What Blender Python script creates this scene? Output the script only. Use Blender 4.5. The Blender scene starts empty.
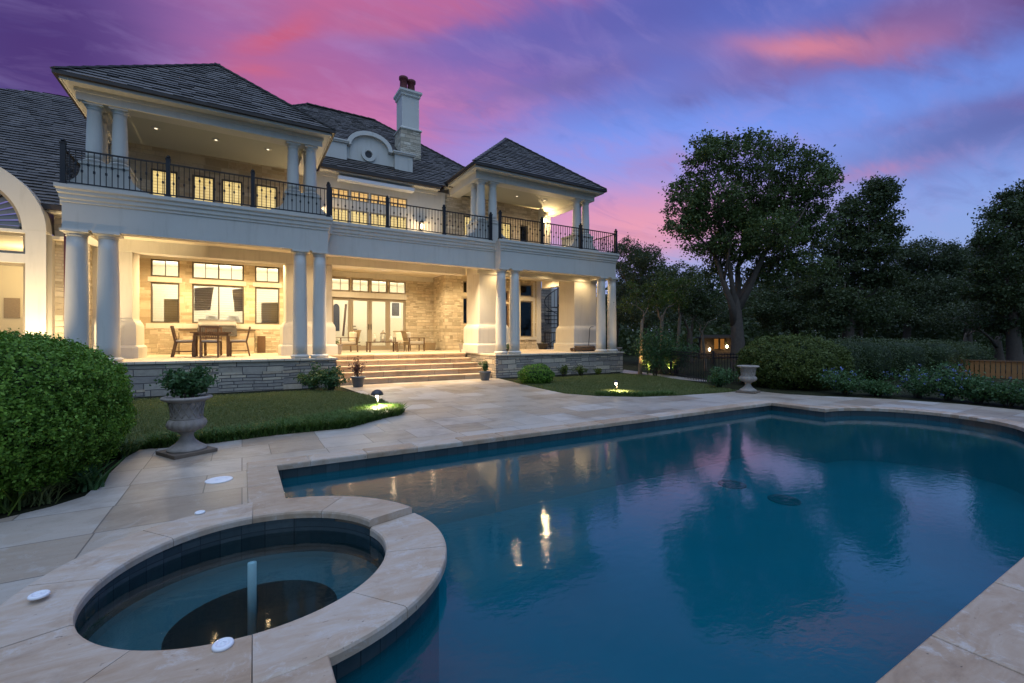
import bpy, math, random
import numpy as np
from mathutils import Vector, Matrix
from mathutils.geometry import tessellate_polygon
R = math.radians
PI = math.pi
random.seed(7)
rng = np.random.default_rng(11)
SC = bpy.context.scene
COL = SC.collection

# ------------------------------------------------------------------ camera, sky, light, exposure
CF, CX, CY, CH = 456.0, 512.0, 338.0, 1.4          # lens in photo pixels, principal column, horizon row, eye height
CA, SA = 0.86044, 0.50956                          # the camera looks between the facade's two directions
cam_d = bpy.data.cameras.new('camera')
cam = bpy.data.objects.new('camera', cam_d)
COL.objects.link(cam)
cam.location = (0, 0, CH)
cam.rotation_euler = (R(90), 0, -math.atan2(SA, CA))
cam_d.sensor_width = 36.0
cam_d.lens = 36.0 * CF / 1024.0
cam_d.shift_y = -3.5 / 1024.0
cam_d.clip_start = 0.05
cam_d.clip_end = 3000
SC.camera = cam

SC.view_settings.view_transform = 'Standard'
SC.view_settings.look = 'None'
SC.view_settings.exposure = 0.22
SC.view_settings.gamma = 1.0
SC.view_settings.use_curve_mapping = False
SC.cycles.use_denoising = True
SC.cycles.max_bounces = 8
SC.cycles.transparent_max_bounces = 12
SC.cycles.sample_clamp_indirect = 4.0
SC.cycles.caustics_reflective = False
SC.cycles.caustics_refractive = False

SUN_EL, SUN_AZ = R(50), R(205)       # last soft glow of the open sky behind the camera


def ray(px, py):
    r = (px - CX) / CF
    u = (CY - py) / CF
    return Vector((CA * r + SA, -SA * r + CA, u))


def gz(px, py, z=0.0):
    d = ray(px, py); t = (z - CH) / d.z
    return (d.x * t, d.y * t, z)


def gy(px, py, y):
    d = ray(px, py); t = y / d.y
    return (d.x * t, y, CH + d.z * t)


def gx(px, py, x):
    d = ray(px, py); t = x / d.x
    return (x, d.y * t, CH + d.z * t)


def gd(px, py, D):
    d = ray(px, py)
    return (d.x * D, d.y * D, CH + d.z * D)


def xy(px, Y):
    return gy(px, CY, Y)[0]


def zy(px, py, Y):
    return gy(px, py, Y)[2]


# ---- node helpers
class G:
    """small wrapper that writes shader node expressions"""
    def __init__(s, tree):
        s.t = tree; s.n = tree.nodes; s.l = tree.links

    def new(s, ty, **kw):
        n = s.n.new(ty)
        for k, v in kw.items():
            setattr(n, k, v)
        return n

    def put(s, sock, v):
        if isinstance(v, bpy.types.NodeSocket):
            s.l.new(v, sock)
        elif v is not None:
            if hasattr(sock, 'default_value'):
                dv = sock.default_value
                if hasattr(dv, '__len__') and not hasattr(v, '__len__'):
                    v = (v,) * len(dv)
                elif hasattr(dv, '__len__') and len(dv) == 4 and len(v) == 3:
                    v = (*v, 1)
                sock.default_value = v

    def m(s, op, a, b=None, c=None, clamp=False):
        n = s.new('ShaderNodeMath', operation=op); n.use_clamp = clamp
        s.put(n.inputs[0], a); s.put(n.inputs[1], b); s.put(n.inputs[2], c)
        return n.outputs[0]

    def v(s, op, a, b=None):
        n = s.new('ShaderNodeVectorMath', operation=op)
        s.put(n.inputs[0], a); s.put(n.inputs[1], b)
        return n.outputs['Value'] if op in ('DOT_PRODUCT', 'LENGTH') else n.outputs[0]

    def mix(s, f, a, b, blend='MIX'):
        n = s.new('ShaderNodeMix', data_type='RGBA', blend_type=blend)
        n.clamp_factor = True
        s.put(n.inputs[0], f); s.put(n.inputs[6], a); s.put(n.inputs[7], b)
        return n.outputs[2]

    def ramp(s, f, stops, interp='LINEAR'):
        n = s.new('ShaderNodeValToRGB'); cr = n.color_ramp; cr.interpolation = interp
        while len(cr.elements) < len(stops):
            cr.elements.new(0.5)
        for e, (p, c) in zip(cr.elements, stops):
            e.position = p; e.color = (*c, 1) if len(c) == 3 else c
        s.put(n.inputs[0], f)
        return n.outputs[0]

    def noise(s, vec, scale, detail=4, rough=.55, dist=0.0, col=False):
        n = s.new('ShaderNodeTexNoise')
        s.put(n.inputs['Vector'], vec); n.inputs['Scale'].default_value = scale
        n.inputs['Detail'].default_value = detail; n.inputs['Roughness'].default_value = rough
        n.inputs['Distortion'].default_value = dist
        return n.outputs[1] if col else n.outputs[0]

    def mapping(s, vec, loc=(0, 0, 0), rot=(0, 0, 0), scale=(1, 1, 1)):
        n = s.new('ShaderNodeMapping')
        s.put(n.inputs[0], vec)
        n.inputs[1].default_value = loc; n.inputs[2].default_value = rot; n.inputs[3].default_value = scale
        return n.outputs[0]

    def comb(s, x, y, z):
        n = s.new('ShaderNodeCombineXYZ')
        s.put(n.inputs[0], x); s.put(n.inputs[1], y); s.put(n.inputs[2], z)
        return n.outputs[0]

    def sep(s, vec):
        n = s.new('ShaderNodeSeparateXYZ'); s.put(n.inputs[0], vec)
        return n.outputs

    def bump(s, h, strength=.3, dist=.02):
        n = s.new('ShaderNodeBump')
        n.inputs['Strength'].default_value = strength; n.inputs['Distance'].default_value = dist
        s.put(n.inputs['Height'], h)
        return n.outputs[0]


def lin(r, g, b):
    f = lambda c: (c / 255 / 12.92) if c / 255 <= .04045 else ((c / 255 + .055) / 1.055) ** 2.4
    return (f(r), f(g), f(b))


BACK_SKY = (.11, .24, .46)
TOP_SKY = (1.0, 1.30, 1.95)
# ---- sky: dusk gradient with lit clouds, all in true directions of the sky
W = bpy.data.worlds.new('World'); SC.world = W; W.use_nodes = True
g = G(W.node_tree); W.node_tree.nodes.clear()
dirv = g.v('NORMALIZE', g.new('ShaderNodeTexCoord').outputs['Generated'])
fw = g.v('DOT_PRODUCT', dirv, (SA, CA, 0))
rt = g.v('DOT_PRODUCT', dirv, (CA, -SA, 0))
dz = g.sep(dirv)[2]
az = g.m('ARCTAN2', rt, fw)
el = g.m('ARCSINE', dz)
# cloud plane coordinates for streaks that flatten towards the horizon
den = g.m('ADD', g.m('MAXIMUM', dz, 0.0), .22)
dx, dy, _ = g.sep(dirv)
cp = g.comb(g.m('DIVIDE', dx, den), g.m('DIVIDE', dy, den), 0.0)
wn = g.noise(g.mapping(cp, scale=(.8, 1.3, 1)), 1.6, 6, .6, .6)
wn2 = g.noise(g.mapping(cp, loc=(3, 7, 1), rot=(0, 0, .5), scale=(.6, 1.9, 1)), 3.2, 6, .62, .9)
wn3 = g.noise(g.mapping(cp, loc=(9, 2, 4), rot=(0, 0, -.3), scale=(.7, 1.5, 1)), 7.0, 5, .6, .5)
waz = g.m('ADD', az, g.m('MULTIPLY', g.m('SUBTRACT', wn, .5), .13))
wel = g.m('ADD', el, g.m('MULTIPLY', g.m('SUBTRACT', wn2, .5), .055))
elu = g.m('DIVIDE', el, PI / 2, clamp=True)
base = g.ramp(elu, [(0.0, lin(160, 170, 208)), (.12, lin(134, 162, 224)), (.245, lin(116, 156, 246)), (.33, lin(98, 118, 202)), (.42, lin(74, 104, 190)), (.55, lin(66, 116, 195)), (1.0, lin(120, 160, 215))])
sky = base


def band(px, py, wpx, hpx, tilt, col, amt, nz=None):
    """a lit cloud bank about a direction: centre, half sizes, tilt"""
    global sky
    a0 = math.atan((px - CX) / CF)
    e0 = math.atan((CY - py) / math.hypot(CF, px - CX))
    k = math.cos(a0)
    sa, sb = wpx / CF * k * k, hpx / CF * k
    ct, st = math.cos(tilt), math.sin(tilt)
    A = g.m('SUBTRACT', waz, a0); E = g.m('SUBTRACT', wel, e0)
    u = g.m('DIVIDE', g.m('ADD', g.m('MULTIPLY', A, ct), g.m('MULTIPLY', E, st)), sa)
    v = g.m('DIVIDE', g.m('SUBTRACT', g.m('MULTIPLY', E, ct), g.m('MULTIPLY', A, st)), sb)
    q = g.m('ADD', g.m('MULTIPLY', u, u), g.m('MULTIPLY', v, v))
    w = g.m('EXPONENT', g.m('MULTIPLY', q, -1.0))
    if nz is not None:
        w = g.m('MULTIPLY', w, g.m('ADD', g.m('MULTIPLY', nz, 2.6), -.55, clamp=True))
    w = g.m('MULTIPLY', w, amt, clamp=True)
    sky = g.mix(w, sky, lin(*col))


# big washes first, then the bright streaks
band(290, 130, 200, 150, 0, (184, 108, 160), 1.0)
band(545, 40, 130, 46, .10, (106, 98, 176), .95)
band(40, 50, 190, 150, 0, (76, 50, 116), 1.0)
band(-160, 60, 280, 300, 0, (70, 48, 112), 1.0)
band(590, 212, 150, 30, -.03, (218, 140, 180), .8)
band(640, 232, 115, 28, 0, (240, 156, 170), .8)
band(280, 34, 62, 11, .62, (208, 96, 122), 1.1, nz=wn2)
band(340, 90, 120, 60, .2, (166, 88, 142), .6, nz=wn)
band(420, 2, 230, 15, .10, (196, 104, 148), .9, nz=wn2)
band(400, 120, 150, 30, .2, (206, 118, 166), .8, nz=wn3)
band(262, 74, 40, 8, .3, (204, 98, 128), .9, nz=wn3)
band(380, 22, 120, 9, .12, (196, 100, 140), .8, nz=wn3)
band(700, 6, 200, 30, .03, (86, 90, 168), .9, nz=wn)
band(1010, 18, 220, 46, .04, (86, 64, 124), 1.1, nz=wn)
band(850, 42, 190, 24, .02, (126, 92, 148), .9)
band(800, 50, 90, 10, -.26, (208, 128, 152), .95)
band(905, 44, 80, 14, -.05, (160, 104, 150), .7, nz=wn2)
band(1010, 122, 200, 34, .08, (88, 90, 154), .8)
band(990, 108, 120, 10, -.05, (110, 96, 158), .7, nz=wn2)
band(865, 174, 70, 8, .0, (196, 126, 164), .6, nz=wn3)
band(700, 160, 90, 14, 0, (172, 132, 190), .8, nz=wn3)
band(706, 97, 40, 8, -.15, (104, 106, 176), .8, nz=wn2)
band(590, 150, 120, 12, .05, (160, 140, 208), .6, nz=wn3)
band(640, 50, 90, 12, -.08, (112, 112, 186), .7, nz=wn2)
band(560, 84, 90, 10, .12, (110, 100, 168), .8, nz=wn3)
# fine cirrus mottling
sky = g.mix(g.m('MULTIPLY', g.m('SUBTRACT', wn3, .49), .75, clamp=True), sky, lin(172, 152, 212))
sky = g.mix(g.m('MULTIPLY', g.m('SUBTRACT', wn2, .53), 1.15, clamp=True), sky, lin(88, 84, 148))
# the sky behind is a deep dusk blue, overhead it is still pale and bright
back = g.m('MULTIPLY', g.m('SUBTRACT', g.m('MULTIPLY', fw, -1.0), -.20), 1.6, clamp=True)
sky = g.mix(back, sky, BACK_SKY)
top = g.m('MULTIPLY', g.m('SUBTRACT', dz, .70), 4.0, clamp=True)
sky = g.mix(top, sky, TOP_SKY)
nish = g.new('ShaderNodeTexSky', sky_type='NISHITA')
nish.sun_disc = False
nish.sun_elevation = SUN_EL
nish.sun_rotation = SUN_AZ
bg1 = g.new('ShaderNodeBackground'); g.put(bg1.inputs[0], sky); bg1.inputs[1].default_value = .88
bg2 = g.new('ShaderNodeBackground'); g.put(bg2.inputs[0], nish.outputs[0]); bg2.inputs[1].default_value = .004
add = g.new('ShaderNodeAddShader'); g.l.new(bg1.outputs[0], add.inputs[0]); g.l.new(bg2.outputs[0], add.inputs[1])
out = g.new('ShaderNodeOutputWorld'); g.l.new(add.outputs[0], out.inputs[0])

sun_d = bpy.data.lights.new('sun', 'SUN')
sun_d.energy = .6; sun_d.angle = R(60); sun_d.color = (.72, .84, 1.0)
sun = bpy.data.objects.new('sun', sun_d); COL.objects.link(sun)
sv = Vector((math.sin(SUN_AZ) * math.cos(SUN_EL), math.cos(SUN_AZ) * math.cos(SUN_EL), math.sin(SUN_EL)))
sun.rotation_euler = sv.to_track_quat('Z', 'Y').to_euler()

# ------------------------------------------------------------------ materials
MAT = {}


def new_mat(name):
    m = bpy.data.materials.new(name); m.use_nodes = True
    gg = G(m.node_tree); m.node_tree.nodes.clear()
    gg.out = gg.new('ShaderNodeOutputMaterial')
    MAT[name] = m
    return m, gg


def bsdf(gg, color, rough=.6, normal=None, metal=0.0, spec=.5, **kw):
    b = gg.new('ShaderNodeBsdfPrincipled')
    gg.put(b.inputs['Base Color'], color); gg.put(b.inputs['Roughness'], rough)
    gg.put(b.inputs['Metallic'], metal); gg.put(b.inputs['Specular IOR Level'], spec)
    if normal is not None:
        gg.put(b.inputs['Normal'], normal)
    for k, v in kw.items():
        gg.put(b.inputs[k.replace('_', ' ')], v)
    gg.l.new(b.outputs[0], gg.out.inputs[0])
    return b


def pos(gg):
    return gg.new('ShaderNodeNewGeometry').outputs['Position']


def simple(name, col, rough=.6, metal=0, var=.12, scale=6, bump=.15, spec=.5):
    m, gg = new_mat(name)
    o = gg.new('ShaderNodeTexCoord').outputs['Object']
    n = gg.noise(o, scale, 5, .6)
    n2 = gg.noise(o, scale * 9, 3, .6)
    c0 = tuple(c * (1 - var) for c in col); c1 = tuple(min(1, c * (1 + var)) for c in col)
    c = gg.mix(n, c0, c1)
    bsdf(gg, c, gg.m('ADD', rough - .08, gg.m('MULTIPLY', n, .16)), gg.bump(n2, bump, .004), metal, spec)
    return m


def emit(name, col, s):
    m, gg = new_mat(name)
    e = gg.new('ShaderNodeEmission'); gg.put(e.inputs[0], col); e.inputs[1].default_value = s
    gg.l.new(e.outputs[0], gg.out.inputs[0])
    return m


def stone_wall(name, cols, bw, bh, mortar, axis='xz', bump=.6, msize=.012):
    """coursed stone blocks; the pattern runs along the wall and up it"""
    m, gg = new_mat(name)
    p = pos(gg); x, y, z = gg.sep(p)
    wob = gg.noise(p, 2.5, 3)
    along = gg.m('ADD', x, y)
    vec = gg.comb(gg.m('ADD', along, gg.m('MULTIPLY', wob, .06)), gg.m('ADD', z, gg.m('MULTIPLY', gg.noise(p, 1.2, 2), .05)), 0)
    outs = []
    for (w, h, o) in ((bw, bh, 0), (bw * .62, bh * .5, 3.1)):
        b = gg.new('ShaderNodeTexBrick'); b.offset = .43; b.squash = .75; b.squash_frequency = 3
        gg.put(b.inputs['Vector'], gg.mapping(vec, loc=(o, o * .37, 0)))
        gg.put(b.inputs['Color1'], (0, 0, 0)); gg.put(b.inputs['Color2'], (1, 1, 1)); gg.put(b.inputs['Mortar'], (.5, .5, .5))
        b.inputs['Scale'].default_value = 1; b.inputs['Mortar Size'].default_value = msize
        b.inputs['Mortar Smooth'].default_value = .3; b.inputs['Bias'].default_value = 0
        b.inputs['Brick Width'].default_value = w; b.inputs['Row Height'].default_value = h
        outs.append((b.outputs[0], b.outputs[1]))
    sel = gg.m('GREATER_THAN', gg.noise(gg.comb(gg.m('SNAP', along, bw), gg.m('SNAP', z, bh), 0), 1.3, 1), .5)
    v = gg.mix(sel, outs[0][0], outs[1][0]); f = gg.mix(sel, outs[0][1], outs[1][1])
    fine = gg.noise(p, 14, 6, .65)
    tone = gg.m('ADD', gg.m('MULTIPLY', v, .75), gg.m('MULTIPLY', fine, .3), clamp=True)
    n = len(cols)
    c = gg.ramp(tone, [(i / (n - 1), k) for i, k in enumerate(cols)])
    c = gg.mix(gg.m('MULTIPLY', gg.m('SUBTRACT', gg.noise(p, 3.5, 5, .7), .5), 1.2, clamp=True), c, tuple(k * .6 for k in cols[0]))
    c = gg.mix(f, c, mortar)
    h = gg.m('ADD', gg.m('MULTIPLY', gg.m('SUBTRACT', 1.0, f), 1.0), gg.m('ADD', gg.m('MULTIPLY', fine, .7), gg.m('MULTIPLY', v, .5)))
    bsdf(gg, c, .85, gg.bump(h, bump, .03), spec=.3)
    return m


stone_wall('limestone', [(.27, .21, .13), (.45, .37, .25), (.60, .52, .38), (.36, .25, .15)], .62, .24, (.46, .39, .28), bump=.45)
stone_wall('rough_limestone', [(.30, .25, .17), (.52, .45, .33), (.72, .64, .50), (.46, .36, .24)], .44, .155, (.47, .40, .30), bump=1.2, msize=.008)
stone_wall('ledge_stone', [(.17, .14, .11), (.42, .37, .30), (.28, .25, .22), (.58, .49, .37), (.36, .25, .16)], .74, .17, (.10, .09, .085), bump=.9, msize=.010)


def weathered(name, col, rough, bump, spec):
    # painted render with rain streaks and patchy tone
    m, gg = new_mat(name)
    p = pos(gg)
    st = gg.noise(gg.mapping(p, scale=(3.2, 3.2, .35)), 2.4, 6, .68, .3)
    pt = gg.noise(p, 1.3, 5, .6)
    fine = gg.noise(p, 60, 3, .6)
    c = gg.mix(pt, tuple(k * .90 for k in col), tuple(min(1, k * 1.06) for k in col))
    c = gg.mix(gg.m('MULTIPLY', gg.m('MULTIPLY', gg.m('SUBTRACT', st, .52), 4.5, clamp=True), .34), c, tuple(k * f for k, f in zip(col, (.62, .60, .56))))
    bsdf(gg, c, gg.m('ADD', rough, gg.m('MULTIPLY', pt, .1)), gg.bump(fine, bump, .004), spec=spec)


weathered('stucco', (.58, .555, .50), .8, .3, .2)
weathered('trim_paint', (.62, .595, .53), .55, .12, .4)
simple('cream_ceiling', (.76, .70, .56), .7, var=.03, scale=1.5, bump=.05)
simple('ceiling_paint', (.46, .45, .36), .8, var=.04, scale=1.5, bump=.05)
simple('bronze_frame', (.09, .075, .055), .45, var=.15)
simple('taupe_frame', (.28, .24, .18), .5, var=.1)
simple('black_iron', (.012, .012, .015), .45, var=.2, spec=.4)
simple('dark_metal', (.03, .028, .03), .45, var=.2)
simple('copper_gutter', (.045, .035, .03), .5, metal=.3, var=.3)
simple('steel', (.15, .145, .14), .5, metal=.6, var=.08)
simple('teak', (.13, .075, .04), .5, var=.3, scale=9)
simple('wicker', (.30, .23, .14), .7, var=.3, scale=30, bump=.6)
simple('cushion', (.66, .63, .56), .9, var=.06, scale=10)
simple('mortar', (.20, .165, .13), .95, var=.3, scale=14, bump=.4)
simple('concrete', (.30, .26, .22), .9, var=.6, scale=9, bump=.5)
simple('glazed_pot', (.10, .115, .13), .4, var=.3, scale=12)
simple('brown_stone', (.16, .12, .085), .9, var=.4, scale=12, bump=.5)
simple('white_plastic', (.74, .74, .76), .45, var=.05)
simple('terracotta', (.13, .022, .022), .7, var=.25, scale=9)
simple('interior_wall', (.70, .64, .50), .8, var=.03)
simple('white_slat', (.80, .79, .74), .6, var=.03)
simple('beige_panel', (.62, .52, .36), .8, var=.05)
simple('drape', (.42, .33, .20), .9, var=.15, scale=12)
simple('soil', (.030, .022, .016), .95, var=.5, scale=20, bump=.8)
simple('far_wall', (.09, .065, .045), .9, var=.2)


def roof_mat():
    m, gg = new_mat('slate')
    ri = gg.new('ShaderNodeNewGeometry').outputs['Random Per Island']
    p = pos(gg)
    n = gg.noise(p, 9, 6, .65)
    t = gg.m('ADD', gg.m('MULTIPLY', ri, .65), gg.m('MULTIPLY', n, .4), clamp=True)
    c = gg.ramp(t, [(0, (.052, .046, .043)), (.35, (.076, .067, .060)), (.65, (.094, .082, .073)), (.9, (.118, .101, .088)), (1, (.10, .092, .088))])
    bsdf(gg, c, .62, gg.bump(gg.noise(p, 40, 4, .6), .5, .01), spec=.4)


roof_mat()


def paving(name, cols, bw, bh, rot=0.0, joint=(.15, .125, .10), msize=.0055, rough=.42, spec=.35):
    m, gg = new_mat(name)
    p = gg.mapping(pos(gg), rot=(0, 0, rot))
    b = gg.new('ShaderNodeTexBrick'); b.offset = .5; b.squash = .66; b.squash_frequency = 2
    gg.put(b.inputs['Vector'], p)
    gg.put(b.inputs['Color1'], (0, 0, 0)); gg.put(b.inputs['Color2'], (1, 1, 1)); gg.put(b.inputs['Mortar'], (.5, .5, .5))
    b.inputs['Scale'].default_value = 1; b.inputs['Mortar Size'].default_value = msize; b.inputs['Mortar Smooth'].default_value = .2
    b.inputs['Bias'].default_value = 0; b.inputs['Brick Width'].default_value = bw; b.inputs['Row Height'].default_value = bh
    vein = gg.noise(gg.mapping(p, rot=(0, 0, .5), scale=(1, 3.2, 1)), 1.6, 7, .62, 1.2)
    fine = gg.noise(p, 30, 5, .6)
    blot = gg.noise(p, 1.1, 6, .65, .4)
    t = gg.m('ADD', gg.m('MULTIPLY', b.outputs[0], .5), gg.m('ADD', gg.m('MULTIPLY', vein, .42), gg.m('MULTIPLY', fine, .12)), clamp=True)
    n = len(cols)
    c = gg.ramp(t, [(.12 + .76 * i / (n - 1), k) for i, k in enumerate(cols)])
    c = gg.mix(gg.m('MULTIPLY', gg.m('MULTIPLY', gg.m('SUBTRACT', blot, .50), 4.0, clamp=True), .8), c, tuple(k * .72 for k in cols[0]))
    scf = gg.m('MULTIPLY', gg.m('SUBTRACT', gg.noise(gg.mapping(p, loc=(7, 2, 0)), 2.6, 9, .75, .8), .56), 8, clamp=True)
    c = gg.mix(gg.m('MULTIPLY', scf, .4), c, (.52, .50, .47))
    spk = gg.m('MULTIPLY', gg.m('SUBTRACT', gg.noise(p, 70, 2, .5), .66), 14, clamp=True)
    c = gg.mix(gg.m('MULTIPLY', spk, .5), c, (.10, .08, .06))
    pits = gg.m('MULTIPLY', gg.m('SUBTRACT', gg.noise(gg.mapping(p, scale=(1, 2.5, 1)), 22, 2, .5), .70), 12, clamp=True)
    c = gg.mix(gg.m('MULTIPLY', pits, .6), c, (.08, .06, .05))
    c = gg.mix(b.outputs[1], c, joint)
    h = gg.m('SUBTRACT', gg.m('ADD', gg.m('MULTIPLY', fine, .3), gg.m('MULTIPLY', vein, .3)), gg.m('ADD', b.outputs[1], pits))
    rr = gg.m('ADD', rough, gg.m('MULTIPLY', blot, .35))
    bsdf(gg, c, rr, gg.bump(h, .35, .01), spec=spec)
    return m


paving('deck_stone', [(.22, .165, .115), (.34, .27, .20), (.41, .36, .30), (.48, .455, .42)], .92, .62, rough=.27, spec=.55)
paving('step_stone', [(.36, .25, .15), (.50, .37, .24), (.58, .46, .32)], 1.3, .6)
paving('terrace_stone', [(.50, .42, .31), (.60, .51, .39), (.66, .57, .45)], .6, .6)


def coping_mat():
    m, gg = new_mat('coping_stone')
    p = pos(gg)
    ri = gg.new('ShaderNodeNewGeometry').outputs['Random Per Island']
    vein = gg.noise(gg.mapping(p, rot=(0, 0, .9), scale=(1, 3.5, 1)), 2.2, 7, .65, 1.5)
    fine = gg.noise(p, 45, 5, .65)
    t = gg.m('ADD', gg.m('MULTIPLY', vein, .75), gg.m('ADD', gg.m('MULTIPLY', ri, .25), gg.m('MULTIPLY', fine, .1)), clamp=True)
    c = gg.ramp(t, [(.22, (.23, .145, .085)), (.42, (.37, .255, .165)), (.6, (.44, .335, .245)), (.8, (.50, .435, .37))])
    sc = gg.m('MULTIPLY', gg.m('SUBTRACT', gg.noise(p, 5.5, 10, .78, .5), .55), 9, clamp=True)
    c = gg.mix(gg.m('MULTIPLY', sc, .5), c, (.57, .545, .51))
    br = gg.m('MULTIPLY', gg.m('SUBTRACT', gg.noise(gg.mapping(p, loc=(5, 3, 0)), 2.3, 7, .7, .6), .55), 5, clamp=True)
    c = gg.mix(gg.m('MULTIPLY', br, .8), c, (.235, .15, .09))
    pits = gg.m('MULTIPLY', gg.m('SUBTRACT', gg.noise(gg.mapping(p, scale=(1, 2.2, 1)), 26, 2, .5), .71), 14, clamp=True)
    c = gg.mix(gg.m('MULTIPLY', pits, .75), c, (.10, .07, .05))
    bsdf(gg, c, gg.m('ADD', .4, gg.m('MULTIPLY', vein, .35)), gg.bump(gg.m('SUBTRACT', gg.m('MULTIPLY', fine, .4), pits), .35, .008), spec=.35)


coping_mat()


def tile_mat():
    m, gg = new_mat('waterline_tile')
    p = pos(gg); x, y, z = gg.sep(p)
    b = gg.new('ShaderNodeTexBrick'); b.offset = 0
    gg.put(b.inputs['Vector'], gg.comb(gg.m('ADD', x, y), gg.m('ADD', z, .05), 0))
    gg.put(b.inputs['Color1'], (.022, .034, .038)); gg.put(b.inputs['Color2'], (.075, .092, .095)); gg.put(b.inputs['Mortar'], (.02, .02, .02))
    b.inputs['Scale'].default_value = 1; b.inputs['Mortar Size'].default_value = .004
    b.inputs['Brick Width'].default_value = .15; b.inputs['Row Height'].default_value = .15
    c = gg.mix(gg.noise(p, 18, 4), b.outputs[0], (.03, .045, .05))
    bsdf(gg, c, .25, spec=.5)


tile_mat()
simple('pool_plaster', (.005, .19, .225), .8, var=.25, scale=1.3, bump=.1)
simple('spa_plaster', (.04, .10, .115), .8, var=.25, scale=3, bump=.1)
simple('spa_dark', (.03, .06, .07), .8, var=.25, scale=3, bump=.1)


def water_mat(name, tint, bump_s, scale, body=None, murk=.7):
    # the water scatters light itself: body is the colour of that scatter, murk how much of it
    m, gg = new_mat(name)
    p = pos(gg)
    h = gg.m('ADD', gg.noise(gg.mapping(p, rot=(0, 0, .5), scale=(1, 1.6, 1)), scale, 3, .5, .3), gg.m('MULTIPLY', gg.noise(p, scale * 5, 2, .5), .16))
    nm = gg.bump(h, bump_s, .02)
    fr = gg.new('ShaderNodeFresnel'); fr.inputs[0].default_value = 1.40; gg.l.new(nm, fr.inputs[1])
    tr = gg.new('ShaderNodeBsdfTransparent'); gg.put(tr.inputs[0], tint)
    if body is not None:
        df = gg.new('ShaderNodeBsdfDiffuse'); gg.put(df.inputs[0], gg.mix(gg.noise(p, .5, 3), tuple(c * .85 for c in body), tuple(c * 1.15 for c in body)))
        mb_ = gg.new('ShaderNodeMixShader'); mb_.inputs[0].default_value = murk; gg.l.new(tr.outputs[0], mb_.inputs[1]); gg.l.new(df.outputs[0], mb_.inputs[2]); tr = mb_
    gl = gg.new('ShaderNodeBsdfGlossy'); gl.inputs['Roughness'].default_value = .045; gg.put(gl.inputs['Color'], (1, 1, 1)); gg.l.new(nm, gl.inputs['Normal'])
    mx = gg.new('ShaderNodeMixShader'); gg.l.new(fr.outputs[0], mx.inputs[0]); gg.l.new(tr.outputs[0], mx.inputs[1]); gg.l.new(gl.outputs[0], mx.inputs[2])
    gg.l.new(mx.outputs[0], gg.out.inputs[0])


water_mat('pool_water', (.42, .80, .90), .06, 11.0, (.0005, .118, .155), .36)
water_mat('spa_water', (.62, .86, .90), .06, 5.0)


def glass_mat(name, tint, rough=.02):
    m, gg = new_mat(name)
    fr = gg.new('ShaderNodeFresnel'); fr.inputs[0].default_value = 1.5
    tr = gg.new('ShaderNodeBsdfTransparent'); gg.put(tr.inputs[0], tint)
    gl = gg.new('ShaderNodeBsdfGlossy'); gl.inputs['Roughness'].default_value = rough
    mx = gg.new('ShaderNodeMixShader'); gg.l.new(fr.outputs[0], mx.inputs[0]); gg.l.new(tr.outputs[0], mx.inputs[1]); gg.l.new(gl.outputs[0], mx.inputs[2])
    gg.l.new(mx.outputs[0], gg.out.inputs[0])


glass_mat('clear_glass', (.95, .96, .95))
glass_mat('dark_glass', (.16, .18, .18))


def leaf_mat(name, stops, rough=.5, trans=.25, patch=(1.7, .35)):
    m, gg = new_mat(name)
    ri = gg.new('ShaderNodeNewGeometry').outputs['Random Per Island']
    n = gg.noise(pos(gg), patch[0], 4, .65)
    t = gg.m('ADD', gg.m('MULTIPLY', ri, 1.05 - patch[1]), gg.m('MULTIPLY', n, patch[1]), clamp=True)
    c = gg.ramp(t, [(i / (len(stops) - 1), k) for i, k in enumerate(stops)])
    b = gg.new('ShaderNodeBsdfPrincipled'); gg.put(b.inputs['Base Color'], c); b.inputs['Roughness'].default_value = rough
    b.inputs['Specular IOR Level'].default_value = .25
    tl = gg.new('ShaderNodeBsdfTranslucent'); gg.put(tl.inputs[0], gg.mix(.5, c, (.10, .14, .02)))
    mx = gg.new('ShaderNodeMixShader'); mx.inputs[0].default_value = trans
    gg.l.new(b.outputs[0], mx.inputs[1]); gg.l.new(tl.outputs[0], mx.inputs[2]); gg.l.new(mx.outputs[0], gg.out.inputs[0])


leaf_mat('boxwood_leaf', [(.035, .09, .012), (.085, .19, .018), (.15, .29, .028), (.25, .40, .06)])
leaf_mat('olive_leaf', [(.05, .075, .014), (.085, .115, .022), (.12, .15, .035)])
leaf_mat('shrub_leaf', [(.02, .055, .016), (.04, .10, .03), (.07, .14, .05), (.12, .20, .09)])
leaf_mat('oak_leaf', [(.03, .052, .016), (.065, .10, .028), (.105, .145, .045), (.16, .19, .08)])
leaf_mat('dark_leaf', [(.025, .042, .016), (.054, .078, .030), (.088, .112, .048)])
leaf_mat('far_leaf', [(.034, .048, .024), (.060, .080, .038), (.09, .11, .052)])
leaf_mat('bright_leaf', [(.05, .09, .012), (.09, .14, .02), (.14, .18, .03)])
leaf_mat('red_leaf', [(.10, .02, .03), (.16, .035, .045), (.06, .03, .03)])
leaf_mat('blue_petal', [(.14, .20, .50), (.22, .28, .62), (.30, .36, .70)], trans=.3)
leaf_mat('pink_petal', [(.55, .28, .36), (.65, .38, .44)], trans=.3)
leaf_mat('grass_blade', [(.075, .10, .028), (.12, .15, .045), (.165, .185, .07), (.22, .21, .10)], .6, .3, (1.1, .62))
leaf_mat('border_blade', [(.03, .07, .014), (.06, .125, .024), (.10, .17, .035)], .5, .3)
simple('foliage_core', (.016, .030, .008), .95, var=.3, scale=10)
simple('bark', (.085, .065, .05), .95, var=.45, scale=11, bump=1.0)
simple('pale_bark', (.22, .16, .11), .9, var=.35, scale=9, bump=.7)


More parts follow.
